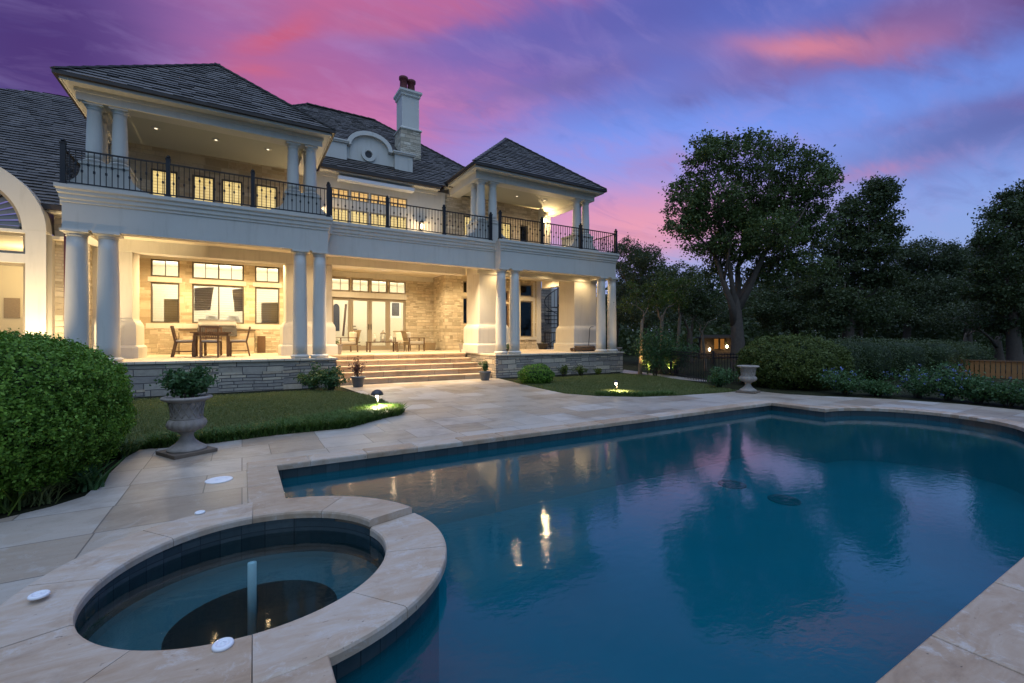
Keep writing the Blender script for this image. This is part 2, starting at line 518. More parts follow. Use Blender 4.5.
def lit_shutter(name, c0, c1, s):
    m, gg = new_mat(name)
    x, y, z = gg.sep(pos(gg))
    sl = gg.m('FRACT', gg.m('MULTIPLY', z, 11.0))
    k = gg.m('SMOOTH_MIN', gg.m('MULTIPLY', sl, 4.0), 1.0, .2)
    n = gg.noise(pos(gg), 1.6, 2)
    c = gg.mix(gg.m('MULTIPLY', k, gg.m('ADD', .36, gg.m('MULTIPLY', n, .95))), c0, c1)
    e = gg.new('ShaderNodeEmission'); gg.put(e.inputs[0], c); e.inputs[1].default_value = s
    gg.l.new(e.outputs[0], gg.out.inputs[0])


lit_shutter('lit_shutter', (.42, .24, .06), (1.0, .74, .30), 1.0)
lit_shutter('lit_shutter_orange', (.40, .18, .04), (1.0, .60, .20), 1.0)
emit('lamp_glow', (1.0, .74, .40), 22)
emit('downlight_glow', (1.0, .86, .62), 9)
emit('downlight_dim', (1.0, .84, .56), 1.6)
emit('path_glow', (1.0, .86, .60), 14)
emit('far_glow', (1.0, .40, .08), .22)


# ------------------------------------------------------------------ mesh helpers
def world_origin(o):
    v = Vector(o.location)
    while o.parent is not None:
        o = o.parent; v += o.location
    return v


PAV_K = 1.0        # the right pavilion is the left one's design, a little larger and set back


class MB:
    def __init__(s):
        s.v = []; s.f = []; s.smooth = []

    def add(s, vs, fs, smooth=False):
        b = len(s.v); s.v += [tuple(p) for p in vs]
        s.f += [tuple(i + b for i in f) for f in fs]; s.smooth += [smooth] * len(fs)
        return s

    def box(s, x0, x1, y0, y1, z0, z1):
        return s.add([(x0, y0, z0), (x1, y0, z0), (x1, y1, z0), (x0, y1, z0), (x0, y0, z1), (x1, y0, z1), (x1, y1, z1), (x0, y1, z1)],
                     [(0, 3, 2, 1), (4, 5, 6, 7), (0, 1, 5, 4), (1, 2, 6, 5), (2, 3, 7, 6), (3, 0, 4, 7)])

    def obox(s, c, ux, hx, hy, hz):
        """box about c, its x axis along unit ux (in plan)"""
        ux = Vector((ux[0], ux[1], 0)).normalized(); uy = Vector((-ux.y, ux.x, 0)); c = Vector(c)
        vs = [c + ux * a * hx + uy * b * hy + Vector((0, 0, d * hz)) for d in (-1, 1) for a, b in ((-1, -1), (1, -1), (1, 1), (-1, 1))]
        return s.add(vs, [(0, 3, 2, 1), (4, 5, 6, 7), (0, 1, 5, 4), (1, 2, 6, 5), (2, 3, 7, 6), (3, 0, 4, 7)])

    def bar(s, a, b, w, h=None):
        a = Vector(a); b = Vector(b); h = h or w
        d = (b - a).normalized(); up = Vector((0, 0, 1)) if abs(d.z) < .9 else Vector((1, 0, 0))
        u = d.cross(up).normalized(); v = u.cross(d)
        vs = [p + u * i * w / 2 + v * j * h / 2 for p in (a, b) for i, j in ((-1, -1), (1, -1), (1, 1), (-1, 1))]
        return s.add(vs, [(0, 1, 2, 3), (7, 6, 5, 4), (0, 4, 5, 1), (1, 5, 6, 2), (2, 6, 7, 3), (3, 7, 4, 0)])

    def tube(s, pts, rad, n=8, caps=True):
        pts = [Vector(p) for p in pts]
        if not hasattr(rad, '__len__'):
            rad = [rad] * len(pts)
        vs, fs = [], []
        pu = None
        for i, p in enumerate(pts):
            d = (pts[min(i + 1, len(pts) - 1)] - pts[max(i - 1, 0)]).normalized()
            if pu is None:
                pu = d.cross(Vector((0, 0, 1)) if abs(d.z) < .9 else Vector((1, 0, 0))).normalized()
            u = (pu - d * pu.dot(d)).normalized(); pu = u
            w = d.cross(u)
            for k in range(n):
                a = 2 * PI * k / n
                vs.append(p + (u * math.cos(a) + w * math.sin(a)) * rad[i])
        for i in range(len(pts) - 1):
            for k in range(n):
                a = i * n + k; b = i * n + (k + 1) % n
                fs.append((a, b, b + n, a + n))
        if caps:
            fs.append(tuple(range(n - 1, -1, -1))); fs.append(tuple((len(pts) - 1) * n + k for k in range(n)))
        return s.add(vs, fs, True)

    def lathe(s, c, prof, n=24, sq=None, smooth=True, flute=None):
        """prof: (radius, z) from bottom to top about c"""
        vs, fs = [], []
        for j, (r, z) in enumerate(prof):
            for k in range(n):
                a = 2 * PI * k / n
                rr = r
                if flute:
                    rr = r * (1 + flute(a, j))
                vs.append((c[0] + rr * math.cos(a), c[1] + rr * math.sin(a), c[2] + z))
        for j in range(len(prof) - 1):
            for k in range(n):
                a = j * n + k; b = j * n + (k + 1) % n
                fs.append((a, b, b + n, a + n))
        fs.append(tuple(range(n - 1, -1, -1))); fs.append(tuple((len(prof) - 1) * n + k for k in range(n)))
        return s.add(vs, fs, smooth)

    def sq_lathe(s, x0, x1, y0, y1, prof):
        """stack of rectangles: (grow, z)"""
        vs, fs = [], []
        for gsz, z in prof:
            vs += [(x0 - gsz, y0 - gsz, z), (x1 + gsz, y0 - gsz, z), (x1 + gsz, y1 + gsz, z), (x0 - gsz, y1 + gsz, z)]
        for j in range(len(prof) - 1):
            for k in range(4):
                a = j * 4 + k; b = j * 4 + (k + 1) % 4
                fs.append((a, b, b + 4, a + 4))
        fs.append((3, 2, 1, 0)); q = (len(prof) - 1) * 4; fs.append((q, q + 1, q + 2, q + 3))
        return s.add(vs, fs)

    def poly(s, pts, z, holes=()):
        loops = [[Vector((p[0], p[1], 0)) for p in pts]] + [[Vector((p[0], p[1], 0)) for p in h] for h in holes]
        tris = tessellate_polygon(loops)
        flat = [p for l in loops for p in l]
        fs = []
        for t in tris:
            a, b, c = (flat[i] for i in t)
            nz = (b.x - a.x) * (c.y - a.y) - (b.y - a.y) * (c.x - a.x)
            fs.append(tuple(t) if nz > 0 else tuple(reversed(t)))
        return s.add([(p.x, p.y, z) for p in flat], fs)

    def prism(s, pts, z0, z1):
        n = len(pts)
        ar = sum(pts[i][0] * pts[(i + 1) % n][1] - pts[(i + 1) % n][0] * pts[i][1] for i in range(n))
        if ar < 0:
            pts = list(reversed(pts))
        vs = [(p[0], p[1], z0) for p in pts] + [(p[0], p[1], z1) for p in pts]
        fs = [tuple(range(n - 1, -1, -1)), tuple(range(n, 2 * n))] + [(i, (i + 1) % n, (i + 1) % n + n, i + n) for i in range(n)]
        return s.add(vs, fs)

    def yprism(s, pts, y0, y1):
        """pts in (x,z), extruded along y"""
        n = len(pts)
        ar = sum(pts[i][0] * pts[(i + 1) % n][1] - pts[(i + 1) % n][0] * pts[i][1] for i in range(n))
        if ar < 0:
            pts = list(reversed(pts))
        vs = [(p[0], y0, p[1]) for p in pts] + [(p[0], y1, p[1]) for p in pts]
        fs = [tuple(range(n)), tuple(range(2 * n - 1, n - 1, -1))] + [(i, i + n, (i + 1) % n + n, (i + 1) % n) for i in range(n)]
        return s.add(vs, fs)

    def build(s, name, mat, parent=None, origin=None, bevel=0):
        me = bpy.data.meshes.new(name)
        vs = np.array(s.v, dtype=np.float64)
        if PAV_K != 1.0:
            vs = (vs - np.array([0, 0, CH])) * PAV_K + np.array([0, 0, CH])
        if parent is not None:
            o0 = np.array(world_origin(parent))
        elif origin is not None:
            o0 = np.array(origin, dtype=float)
        else:
            lo = vs.min(0); hi = vs.max(0); o0 = np.array([(lo[0] + hi[0]) / 2, (lo[1] + hi[1]) / 2, lo[2]])
        me.from_pydata((vs - o0).tolist(), [], s.f)
        me.polygons.foreach_set('use_smooth', s.smooth)
        me.materials.append(MAT[mat]); me.update()
        ob = bpy.data.objects.new(name, me); COL.objects.link(ob)
        if parent is not None:
            ob.parent = parent
        else:
            ob.location = o0
        if bevel:
            md = ob.modifiers.new('bevel', 'BEVEL'); md.width = bevel; md.segments = 2; md.limit_method = 'ANGLE'; md.angle_limit = R(40)
        return ob


def quads_mesh(name, V, mat, parent=None, k=4, smooth=False):
    """V: (n,k,3) array of separate faces"""
    n = V.shape[0]
    co = V.reshape(-1, 3)
    o0 = np.array(world_origin(parent)) if parent is not None else np.array([co[:, 0].mean(), co[:, 1].mean(), co[:, 2].min()])
    me = bpy.data.meshes.new(name)
    me.vertices.add(n * k); me.vertices.foreach_set('co', (co - o0).ravel())
    me.loops.add(n * k); me.loops.foreach_set('vertex_index', np.arange(n * k, dtype=np.int32))
    me.polygons.add(n); me.polygons.foreach_set('loop_start', np.arange(0, n * k, k, dtype=np.int32)); me.polygons.foreach_set('loop_total', np.full(n, k, dtype=np.int32))
    me.materials.append(MAT[mat]); me.update(calc_edges=True)
    ob = bpy.data.objects.new(name, me); COL.objects.link(ob)
    if parent is not None:
        ob.parent = parent
    else:
        ob.location = o0
    return ob


def unit(a):
    return a / np.maximum(np.linalg.norm(a, axis=1, keepdims=True), 1e-9)


def leaves_at(P, size, N=None, spread=1.0, aspect=.55, jitter=.35):
    """one pointed leaf per point; N biases the leaf normal"""
    n = len(P)
    d = unit(rng.normal(size=(n, 3)))
    if N is not None:
        d = unit(d * spread + N)
    a = unit(np.cross(d, rng.normal(size=(n, 3))))
    b = np.cross(d, a)
    s = size * (1 + jitter * rng.uniform(-1, 1, (n, 1)))
    w = s * aspect
    V = np.stack([P - a * s * .5, P + b * w * .5 + d * s * .08, P + a * s * .5, P - b * w * .5 + d * s * .08], axis=1)
    return V


def tag(o, label, cat, group=None):
    o['label'] = label; o['category'] = cat
    if group:
        o['group'] = group
    return o


def empty(name, loc, label=None, cat=None, group=None):
    o = bpy.data.objects.new(name, None); COL.objects.link(o); o.location = loc
    o.empty_display_size = .2
    if label:
        tag(o, label, cat, group)
    return o


def structure(o):
    o['kind'] = 'structure'; return o


def stuff(o, label=None, cat=None):
    o['kind'] = 'stuff'
    if label:
        o['label'] = label; o['category'] = cat
    return o


def copy_tree(o, parent=None):
    c = o.copy(); COL.objects.link(c)
    if parent is not None:
        c.parent = parent
    for ch in list(o.children):
        copy_tree(ch, c)
    return c


def part_label(o, t):
    o['label'] = t; return o


def lamp(kind, loc, energy, color, parent=None, size=.1, spot=None, target=None, blend=.6):
    ld = bpy.data.lights.new('lamp_light', kind); ld.energy = energy; ld.color = color
    if kind in ('POINT', 'SPOT'):
        ld.shadow_soft_size = size
    if kind == 'SPOT':
        ld.spot_size = spot; ld.spot_blend = blend
    if kind == 'AREA':
        ld.size = size
    o = bpy.data.objects.new('lamp_light', ld); COL.objects.link(o)
    if parent is not None:
        o.parent = parent; o.location = Vector(loc) - world_origin(parent)
    else:
        o.location = loc
    if target is not None:
        o.rotation_euler = (Vector(loc) - Vector(target)).to_track_quat('Z', 'Y').to_euler()
    return o


WARM = (1.0, .71, .36)
WARM2 = (1.0, .92, .78)
WARM3 = (1.0, .74, .42)

# ------------------------------------------------------------------ pool geometry
PX0, PX1, PY0, PY1 = .31, 9.82, .82, 5.62
ARC_C, ARC_R = (9.82, 3.22), 1.34
SPA_C, SPA_RI, SPA_RO = (.055, 3.18), .755, 1.11
WATER_Z = -.15
SPA_EX, SPA_EY = 1.035, .955          # the tub is slightly oval


def arc_pts(c, r, a0, a1, n):
    return [(c[0] + r * math.cos(a0 + (a1 - a0) * i / n), c[1] + r * math.sin(a0 + (a1 - a0) * i / n)) for i in range(n + 1)]


def pool_outline(off=0.0):
    """inner edge of the pool pushed out by off; the tub bites into the left side"""
    arc = arc_pts(ARC_C, ARC_R + off, -PI / 2, PI / 2, 28)
    return [(PX0 - off, PY0 - off), (PX1 + off, PY0 - off), (PX1 + off, arc[0][1])] + [p for p in arc if p[0] > PX1 + off + .01] + [(PX1 + off, arc[-1][1]), (PX1 + off, PY1 + off), (PX0 - off, PY1 + off)]


POOL = pool_outline()
HOLE = pool_outline(.02)
# ground sheet
gm = MB()
gm.poly([(-300, -300), (300, -300), (300, 300), (-300, 300)], -.012, [HOLE])


def soil_mat():
    m, gg = new_mat('earth')
    p = pos(gg)
    c = gg.ramp(gg.noise(p, 3, 8, .7), [(.3, (.014, .016, .008)), (.5, (.026, .030, .013)), (.7, (.042, .036, .02))])
    bsdf(gg, c, .95, gg.bump(gg.noise(p, 25, 6, .7), .8, .03), spec=.1)


soil_mat()
# the tub hole merges with the pool hole: build ground + deck with the union outline
def union_outline(off):
    out_p = pool_outline(off)
    # left side of the pool runs x = PX0-off from top to bottom, replace by the tub's left bulge
    x = PX0 - off; r = SPA_RO - .09
    h = math.sqrt(r * r - (x - SPA_C[0]) ** 2)
    a1 = math.atan2(h, x - SPA_C[0]); a2 = 2 * PI + math.atan2(-h, x - SPA_C[0])
    bulge = arc_pts(SPA_C, r, a1, a2, 40)
    return out_p + bulge


UN = union_outline(.03)
gm = MB(); gm.poly([(-300, -300), (300, -300), (300, 300), (-300, 300)], -.012, [UN])
structure(gm.build('ground', 'earth', origin=(0, 0, -.012)))

# deck outline (visible edges picked on the ground, then closed around the pool)
edgeL = [gz(*p)[:2] for p in ((0, 519), (50, 507), (85, 496), (108, 475), (126, 457.5), (140, 449.5))]
edgeLawn = [gz(*p)[:2] for p in ((163, 448), (216, 443), (279, 434.7), (349, 428), (385.6, 418), (400, 415), (404, 412), (402, 409.5), (395.6, 406.5), (382, 400), (366, 395))]
edgeRL = [gz(*p)[:2] for p in ((518.5, 383.3), (540, 388.5), (565, 393.6), (596, 396), (640, 397), (677, 395.6), (724, 392.5), (738, 391.2))]
edgeR = [gz(*p)[:2] for p in ((760, 391.5), (785, 394), (820, 396), (860, 397.6), (900, 399.6), (960, 404), (1023, 410.2))]
DECK = [(-8, -4), (-8, 2.2), (-3.6, 4.2)] + edgeL + edgeLawn + [(2.45, 13.75), (2.3, 14.6), (7.6, 14.6), (7.62, 13.7)] + edgeRL + edgeR + [(13.9, .4), (13.0, -4)]
dm = MB(); dm.poly(DECK, 0.0, [UN])
structure(dm.build('pool_deck', 'deck_stone', origin=(0, 0, 0)))
# light path behind the right lawn
pm = MB(); pm.poly([gz(*p)[:2] for p in ((620, 372.5), (664, 378), (700, 381.5), (720, 381.5), (660, 374.5), (624, 369.8))], .004)
structure(pm.build('garden_path', 'deck_stone', origin=(12, 10, 0)))

# basin walls
bm_ = MB()
n = len(POOL)
inner = union_outline(0.0)
ni = len(inner)
vs = [(p[0], p[1], -.13) for p in inner] + [(p[0], p[1], -1.05) for p in inner]
bm_.add(vs, [((i + 1) % ni, i, i + ni, (i + 1) % ni + ni) for i in range(ni)])
bm_.poly(inner, -1.05)
structure(bm_.build('pool_basin', 'pool_plaster', origin=(5, 3, -1.05)))
tb = MB()
vs = [(p[0], p[1], -.05) for p in inner] + [(p[0], p[1], -.13) for p in inner]
vs = [(p[0], p[1], -.05) for p in POOL] + [(p[0], p[1], -.22) for p in POOL]
off_in = pool_outline(-.004)
vs = [(p[0], p[1], -.05) for p in off_in] + [(p[0], p[1], -.24) for p in off_in]
nn = len(off_in)
tb.add(vs, [((i + 1) % nn, i, i + nn, (i + 1) % nn + nn) for i in range(nn - 1)])
# left side in two pieces either side of the tub
hh = math.sqrt((SPA_RO - .06) ** 2 - (PX0 - SPA_C[0]) ** 2)
for ya, yb in ((SPA_C[1] + hh, PY1 - .004), (PY0 + .004, SPA_C[1] - hh)):
    x = PX0 + .004
    tb.add([(x, ya, -.05), (x, yb, -.05), (x, yb, -.24), (x, ya, -.24)], [(0, 1, 2, 3)])
structure(tb.build('pool_tile_band', 'waterline_tile', origin=(5, 3, -.24)))
def bite_outline():
    r = SPA_RO - .021
    a1 = math.acos((PX0 - SPA_C[0]) / (r * SPA_EX))
    return POOL + [(SPA_C[0] + r * SPA_EX * math.cos(a1 - 2 * a1 * i / 40), SPA_C[1] + r * SPA_EY * math.sin(a1 - 2 * a1 * i / 40)) for i in range(41)]


wm = MB(); wm.poly(bite_outline(), WATER_Z)
structure(wm.build('pool_water', 'pool_water', origin=(5, 3, WATER_Z)))

# coping stones: rounded blocks with open joints
def nose_block(mb, quad, z0, z1, rnd=.018):
    """quad: four plan corners, ccw; blunt upper edges"""
    c = Vector((sum(p[0] for p in quad) / 4, sum(p[1] for p in quad) / 4))
    def inset(k):
        return [tuple(Vector(p[:2]) + (c - Vector(p[:2])).normalized() * k) for p in quad]
    lv = [(0.0, z0), (0.0, z1 - rnd), (rnd * .35, z1 - rnd * .3), (rnd * 1.2, z1)]
    vs = []
    for k, z in lv:
        vs += [(p[0], p[1], z) for p in inset(k)]
    fs = [(3, 2, 1, 0)]
    for j in range(len(lv) - 1):
        for i in range(4):
            a = j * 4 + i; b = j * 4 + (i + 1) % 4
            fs.append((a, b, b + 4, a + 4))
    q = (len(lv) - 1) * 4
    fs.append((q, q + 1, q + 2, q + 3))
    mb.add(vs, fs)


def straight_coping(mb, a, b, width, side, z0=-.05, z1=.012, length=.62, over=.02):
    a = Vector(a); b = Vector(b); L = (b - a).length; d = (b - a) / L
    nrm = Vector((-d.y, d.x)) * side
    k = max(1, round(L / length)); st = L / k
    for i in range(k):
        p = a + d * (i * st + .002); q = a + d * ((i + 1) * st - .002)
        qd = [p - nrm * over, q - nrm * over, q + nrm * width, p + nrm * width]
        if side < 0:
            qd.reverse()
        nose_block(mb, qd, z0, z1)


cm = MB()
CW = .27
straight_coping(cm, (PX0 - CW, PY1), (PX1 + CW, PY1), CW, 1)
straight_coping(cm, (PX0, SPA_C[1] + 1.03), (PX0, PY1 - .022), CW, 1)
straight_coping(cm, (PX1, PY1 - .022), (PX1, ARC_C[1] + ARC_R + CW + .004), CW, 1)
straight_coping(cm, (PX1, ARC_C[1] - ARC_R - CW - .004), (PX1, PY0 + .022), CW, 1)
straight_coping(cm, (PX0 - CW, PY0), (PX1 + CW, PY0), .42, -1, length=.92)
straight_coping(cm, (PX0, PY0 + .022), (PX0, SPA_C[1] - 1.03), CW, 1)
na = 8
for i in range(na):
    a0 = -PI / 2 + PI * i / na + (.002 if i else -.018); a1 = -PI / 2 + PI * (i + 1) / na - (.002 if i < na - 1 else -.018)
    for j in range(4):
        b0 = a0 + (a1 - a0) * j / 4; b1 = a0 + (a1 - a0) * (j + 1) / 4
        ri, ro = ARC_R - .02, ARC_R + CW
        P = lambda r, a: (ARC_C[0] + r * math.cos(a), ARC_C[1] + r * math.sin(a))
        # one stone is four wedges sharing faces
        vs = [(*P(ri, b0), -.05), (*P(ro, b0), -.05), (*P(ro, b1), -.05), (*P(ri, b1), -.05),
              (*P(ri, b0), .004), (*P(ro, b0), .012), (*P(ro, b1), .012), (*P(ri, b1), .004),
              (*P(ri + .02, b0), .012), (*P(ri + .02, b1), .012)]
        cm.add(vs, [(4, 8, 9, 7), (8, 5, 6, 9), (0, 4, 7, 3), (1, 2, 6, 5), (0, 3, 2, 1)] + ([(0, 1, 5, 8, 4)] if j == 0 else []) + ([(3, 7, 9, 6, 2)] if j == 3 else []))
structure(cm.build('pool_coping', 'coping_stone', origin=(5, 3, 0)))

# ------------------------------------------------------------------ hot tub
tub = empty('hot_tub', (SPA_C[0], SPA_C[1], -.8), 'round stone rimmed hot tub cut into the left end of the pool', 'hot tub')


def ring_stones(a0, a1, n, ri, ro, z0, z1, sub=5, lip=.02):
    mb = MB()
    P = lambda r, a: (SPA_C[0] + r * math.cos(a), SPA_C[1] + r * math.sin(a))
    for i in range(n):
        s0 = a0 + (a1 - a0) * i / n + .0022; s1 = a0 + (a1 - a0) * (i + 1) / n - .0022
        mk = lambda z0, z1: [(ri, z0), (ri, z1 - lip), (ri + lip * .3, z1 - lip * .3), (ri + lip, z1), (ro - lip, z1), (ro - lip * .3, z1 - lip * .3), (ro, z1 - lip), (ro, z0)]
        k = 8; vs = []; fs = []
        for j in range(sub + 1):
            a = s0 + (s1 - s0) * j / sub
            zt = z1(a) if callable(z1) else z1
            vs += [(*P(r, a), z) for r, z in mk(zt - .055 if z0 is None else z0, zt)]
        for j in range(sub):
            for q in range(k):
                q2 = (q + 1) % k
                fs.append((j * k + q, j * k + q2, (j + 1) * k + q2, (j + 1) * k + q))
        fs.append(tuple(range(k - 1, -1, -1))); fs.append(tuple(sub * k + q for q in range(k)))
        mb.add(vs, fs)
    return mb


RAISE = .075


def rim_z(a):
    """the rim drops from the raised house side to deck level"""
    d = math.degrees(a) % 360
    f = min(1, max(0, (d - 95) / 100))
    return RAISE + (.022 - RAISE) * f * f * (3 - 2 * f)


part_label(ring_stones(R(17), R(197), 5, SPA_RI, SPA_RO, None, rim_z, 9).build('coping', 'coping_stone', tub), 'thicker raised rim stones on the house side')
part_label(ring_stones(R(197), R(377), 5, SPA_RI, SPA_RO + .03, -.04, .02, 9).build('coping', 'coping_stone', tub), 'lower rim stones on the pool side')
under = ring_stones(R(17), R(120), 3, SPA_RI + .03, SPA_RO - .01, -.03, .018, 9, .005).build('coping', 'coping_stone', tub)
part_label(under, 'lower layer of rim stones')
ring_stones(R(196), R(378), 1, SPA_RI + .012, SPA_RO + .012, -.042, .006, 40, .004).build('mortar_bed', 'mortar', tub)
wl = MB()
NR = 48
ang = [2 * PI * k / NR for k in range(NR)]
wl.add([(SPA_C[0] + (SPA_RI + .006) * math.cos(a), SPA_C[1] + (SPA_RI + .006) * math.sin(a), z) for z in (.0, -.24) for a in ang],
       [((k + 1) % NR, k, k + NR, (k + 1) % NR + NR) for k in range(NR)])
for k in range(NR):
    a0, a1 = ang[k], ang[(k + 1) % NR]
    if 5 < k < 30:
        wl.add([(SPA_C[0] + (SPA_RI + .006) * math.cos(a), SPA_C[1] + (SPA_RI + .006) * math.sin(a), z) for a, z in ((a0, rim_z(a0) - .05), (a1, rim_z(a1) - .05), (a1, -.005), (a0, -.005))], [(1, 0, 3, 2)])
wl.add([(SPA_C[0] + (SPA_RO - .02) * math.cos(a), SPA_C[1] + (SPA_RO - .02) * math.sin(a), z) for z in (-.035, -.3) for a in ang],
       [(k, (k + 1) % NR, (k + 1) % NR + NR, k + NR) for k in range(NR)])
wl.build('tile_band', 'waterline_tile', tub)
sh = MB()


def tubring(mb, r0, z0, r1, z1, n=48, flip=False, c=SPA_C, c1=None):
    c1 = c1 or c
    vs = [(cc[0] + r * math.cos(2 * PI * k / n), cc[1] + r * math.sin(2 * PI * k / n), z) for r, z, cc in ((r0, z0, c), (r1, z1, c1)) for k in range(n)]
    fs = [(k, (k + 1) % n, (k + 1) % n + n, k + n) for k in range(n)]
    if flip:
        fs = [tuple(reversed(f)) for f in fs]
    mb.add(vs, fs)


WELL_C, WELL_R, BZ, FZ = (.075, 3.14), .44, -.27, -.60
tubring(sh, SPA_RI + .006, -.24, SPA_RI - .02, BZ, flip=True)
tubring(sh, SPA_RI - .02, BZ, WELL_R, BZ - .012, flip=True, c1=WELL_C)
tubring(sh, SPA_RO - .02, -.3, SPA_RO - .02, -1.04)
sh.build('bench', 'spa_plaster', tub)
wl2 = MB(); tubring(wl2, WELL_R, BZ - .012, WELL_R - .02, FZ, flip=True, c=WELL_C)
wl2.build('foot_well', 'spa_dark', tub)
wl2 = MB(); wl2.poly(arc_pts(WELL_C, WELL_R - .02, 0, 2 * PI, 40)[:-1], FZ)
wl2.build('well_floor', 'spa_plaster', tub)
ww = MB(); ww.poly(arc_pts(SPA_C, SPA_RI + .004, 0, 2 * PI, 48)[:-1], -.078)
ww.build('tub_water', 'spa_water', tub)
sp = gz(252, 637, -.585)
st = MB(); st.tube([(sp[0], sp[1], -.59), (sp[0], sp[1], -.085)], .026, 14); st.build('standpipe', 'white_plastic', tub)
st = MB(); st.lathe((sp[0] + .12, sp[1] - .05, FZ + .003), [(.10, 0), (.10, .02), (.06, .035)], 16); st.build('drain', 'black_iron', tub)

tub.scale = (SPA_EX, SPA_EY, 1)
# caps, lids and drains set in the stone
def disc(name, c, r, h, label, cat, group=None, mat='white_plastic'):
    d = MB(); d.lathe((0, 0, 0), [(r, 0), (r, h * .5), (r * .93, h * .9), (r * .62, h), (r * .6, h * .8), (r * .2, h * .8), (r * .18, h * 1.1), (.001, h * 1.1)], 28)
    o = d.build(name, mat, origin=(0, 0, 0)); o.location = c
    return tag(o, label, cat, group)


def spa_z(px, py):
    return gz(px, py, RAISE + .001)


disc('skimmer_lid', gz(219, 480, .001), .118, .007, 'large white round skimmer lid lying flush in the deck beside the urn', 'lid')
disc('fitting_cap', spa_z(200, 513), .034, .012, 'small white cap on the hot tub rim at its far side', 'cap', 'white caps on the hot tub rim')
disc('fitting_cap', gz(39, 596, .052), .043, .014, 'small white cap on the hot tub rim farthest left', 'cap', 'white caps on the hot tub rim')
disc('fitting_cap', gz(223, 646, .021), .043, .016, 'small white cap on the hot tub rim nearest the camera', 'cap', 'white caps on the hot tub rim')
def floor_pt(px, py):
    return gz(px, py, -1.04)
disc('drain_cover', floor_pt(732, 484.5), .22, .02, 'black round drain cover on the pool floor, farther from the camera', 'drain', 'drain covers on the pool floor', 'black_iron')
disc('drain_cover', floor_pt(784, 500), .22, .02, 'black round drain cover on the pool floor, nearer to the camera', 'drain', 'drain covers on the pool floor', 'black_iron')

# ------------------------------------------------------------------ the house
TER = .834                              # terrace floor
YW, YC, YB, YD, YU = 13.8, 14.2, 19.7, 21.3, 16.8   # wing front, centre front, wing back wall, door wall, upper wall
LX0, LX1, RX0, RX1 = -3.46, 2.23, 7.66, 13.29       # balcony wings
SL0, SL1 = 3.86, 4.84                   # balcony band
house = empty('house', (5, 16, 0), 'large pale stucco and limestone mansion with balconies and slate roofs', 'house')


def wall_open(mb, x0, x1, z0, z1, y, th, ops):
    """wall in an xz plane, front face at y, with openings (x0,x1,z0,z1)"""
    xs = sorted({x0, x1, *[v for o in ops for v in o[:2]]}); zs = sorted({z0, z1, *[v for o in ops for v in o[2:]]})
    for i in range(len(xs) - 1):
        for j in range(len(zs) - 1):
            cx, cz = (xs[i] + xs[i + 1]) / 2, (zs[j] + zs[j + 1]) / 2
            if any(o[0] < cx < o[1] and o[2] < cz < o[3] for o in ops):
                continue
            a, b, c, d = xs[i], xs[i + 1], zs[j], zs[j + 1]
            mb.add([(a, y, c), (b, y, c), (b, y, d), (a, y, d)], [(0, 1, 2, 3)])
            mb.add([(a, y + th, c), (b, y + th, c), (b, y + th, d), (a, y + th, d)], [(3, 2, 1, 0)])
    for a, b, c, d in ops:
        mb.add([(a, y, c), (b, y, c), (b, y, d), (a, y, d), (a, y + th, c), (b, y + th, c), (b, y + th, d), (a, y + th, d)],
               [(0, 4, 5, 1), (1, 5, 6, 2), (2, 6, 7, 3), (3, 7, 4, 0)])
    return mb


def window(x0, x1, z0, z1, y, cols=1, rows=1, fw=.05, mw=.022, frame='bronze_frame', pane='clear_glass', label=None, depth=.07, inset=.04, split=None):
    """frame with bars (one part) and its panes (a sub-part) set in an opening"""
    f = MB(); yy = y + inset
    f.box(x0, x0 + fw, yy, yy + depth, z0, z1); f.box(x1 - fw, x1, yy, yy + depth, z0, z1)
    f.box(x0 + fw, x1 - fw, yy, yy + depth, z0, z0 + fw); f.box(x0 + fw, x1 - fw, yy, yy + depth, z1 - fw, z1)
    for i in range(1, cols):
        xc = x0 + (x1 - x0) * i / cols
        w = fw * .9 if (split and i in split) else mw
        f.box(xc - w / 2, xc + w / 2, yy + .012, yy + depth - .012, z0 + fw, z1 - fw)
    for j in range(1, rows):
        zc = z0 + (z1 - z0) * j / rows
        f.box(x0 + fw, x1 - fw, yy + .014, yy + depth - .014, zc - mw / 2, zc + mw / 2)
    w = f.build('window', frame, house)
    if label:
        w['label'] = label
    p = MB(); p.box(x0 + fw * .5, x1 - fw * .5, yy + depth * .5, yy + depth * .5 + .006, z0 + fw * .5, z1 - fw * .5)
    p.build('pane', pane, w)
    return w


# terrace, its stone face and the steps
t = MB()
for x0, x1 in ((LX0 - .02, LX1 + .12), (RX0 - .14, RX1 + .22)):
    t.box(x0 + .02, x1 - .02, YW + .03, 20.2, 0, TER - .06)
t.box(LX1 + .12, RX0 - .14, 16.2, 22, 0, TER - .06)
t.build('terrace_wall', 'ledge_stone', house)
t = MB()
t.box(LX0 - .05, LX1 + .13, YW - .03, YB, TER - .06, TER)
t.box(RX0 - .15, RX1 + .24, YW - .03, YB, TER - .06, TER)
t.box(LX1 + .13, RX0 - .15, 16.15, YD, TER - .06, TER)
t.build('terrace_floor', 'terrace_stone', house, bevel=.008)
STEPY = [14.1, 14.5, 14.93, 15.34, 15.75]
for i, y in enumerate(STEPY):
    s_ = MB()
    x0, x1 = LX1 + .125, RX0 - .145 - .06 * i
    top = TER / 5 * (i + 1)
    if i == 4:
        continue
    s_.box(x0, x1, y + .02, 16.2, TER / 5 * i, top - .045)
    s_.box(x0, x1, y - .012, (STEPY[i + 1] + .05) if i < 4 else 16.2, top - .045, top)
    s_.build('step', 'step_stone', house, bevel=.01)
s_ = MB(); s_.box(LX1 + .125, RX0 - .39, STEPY[4] + .02, 16.15, TER / 5 * 4, TER - .06); s_.build('step', 'step_stone', house)
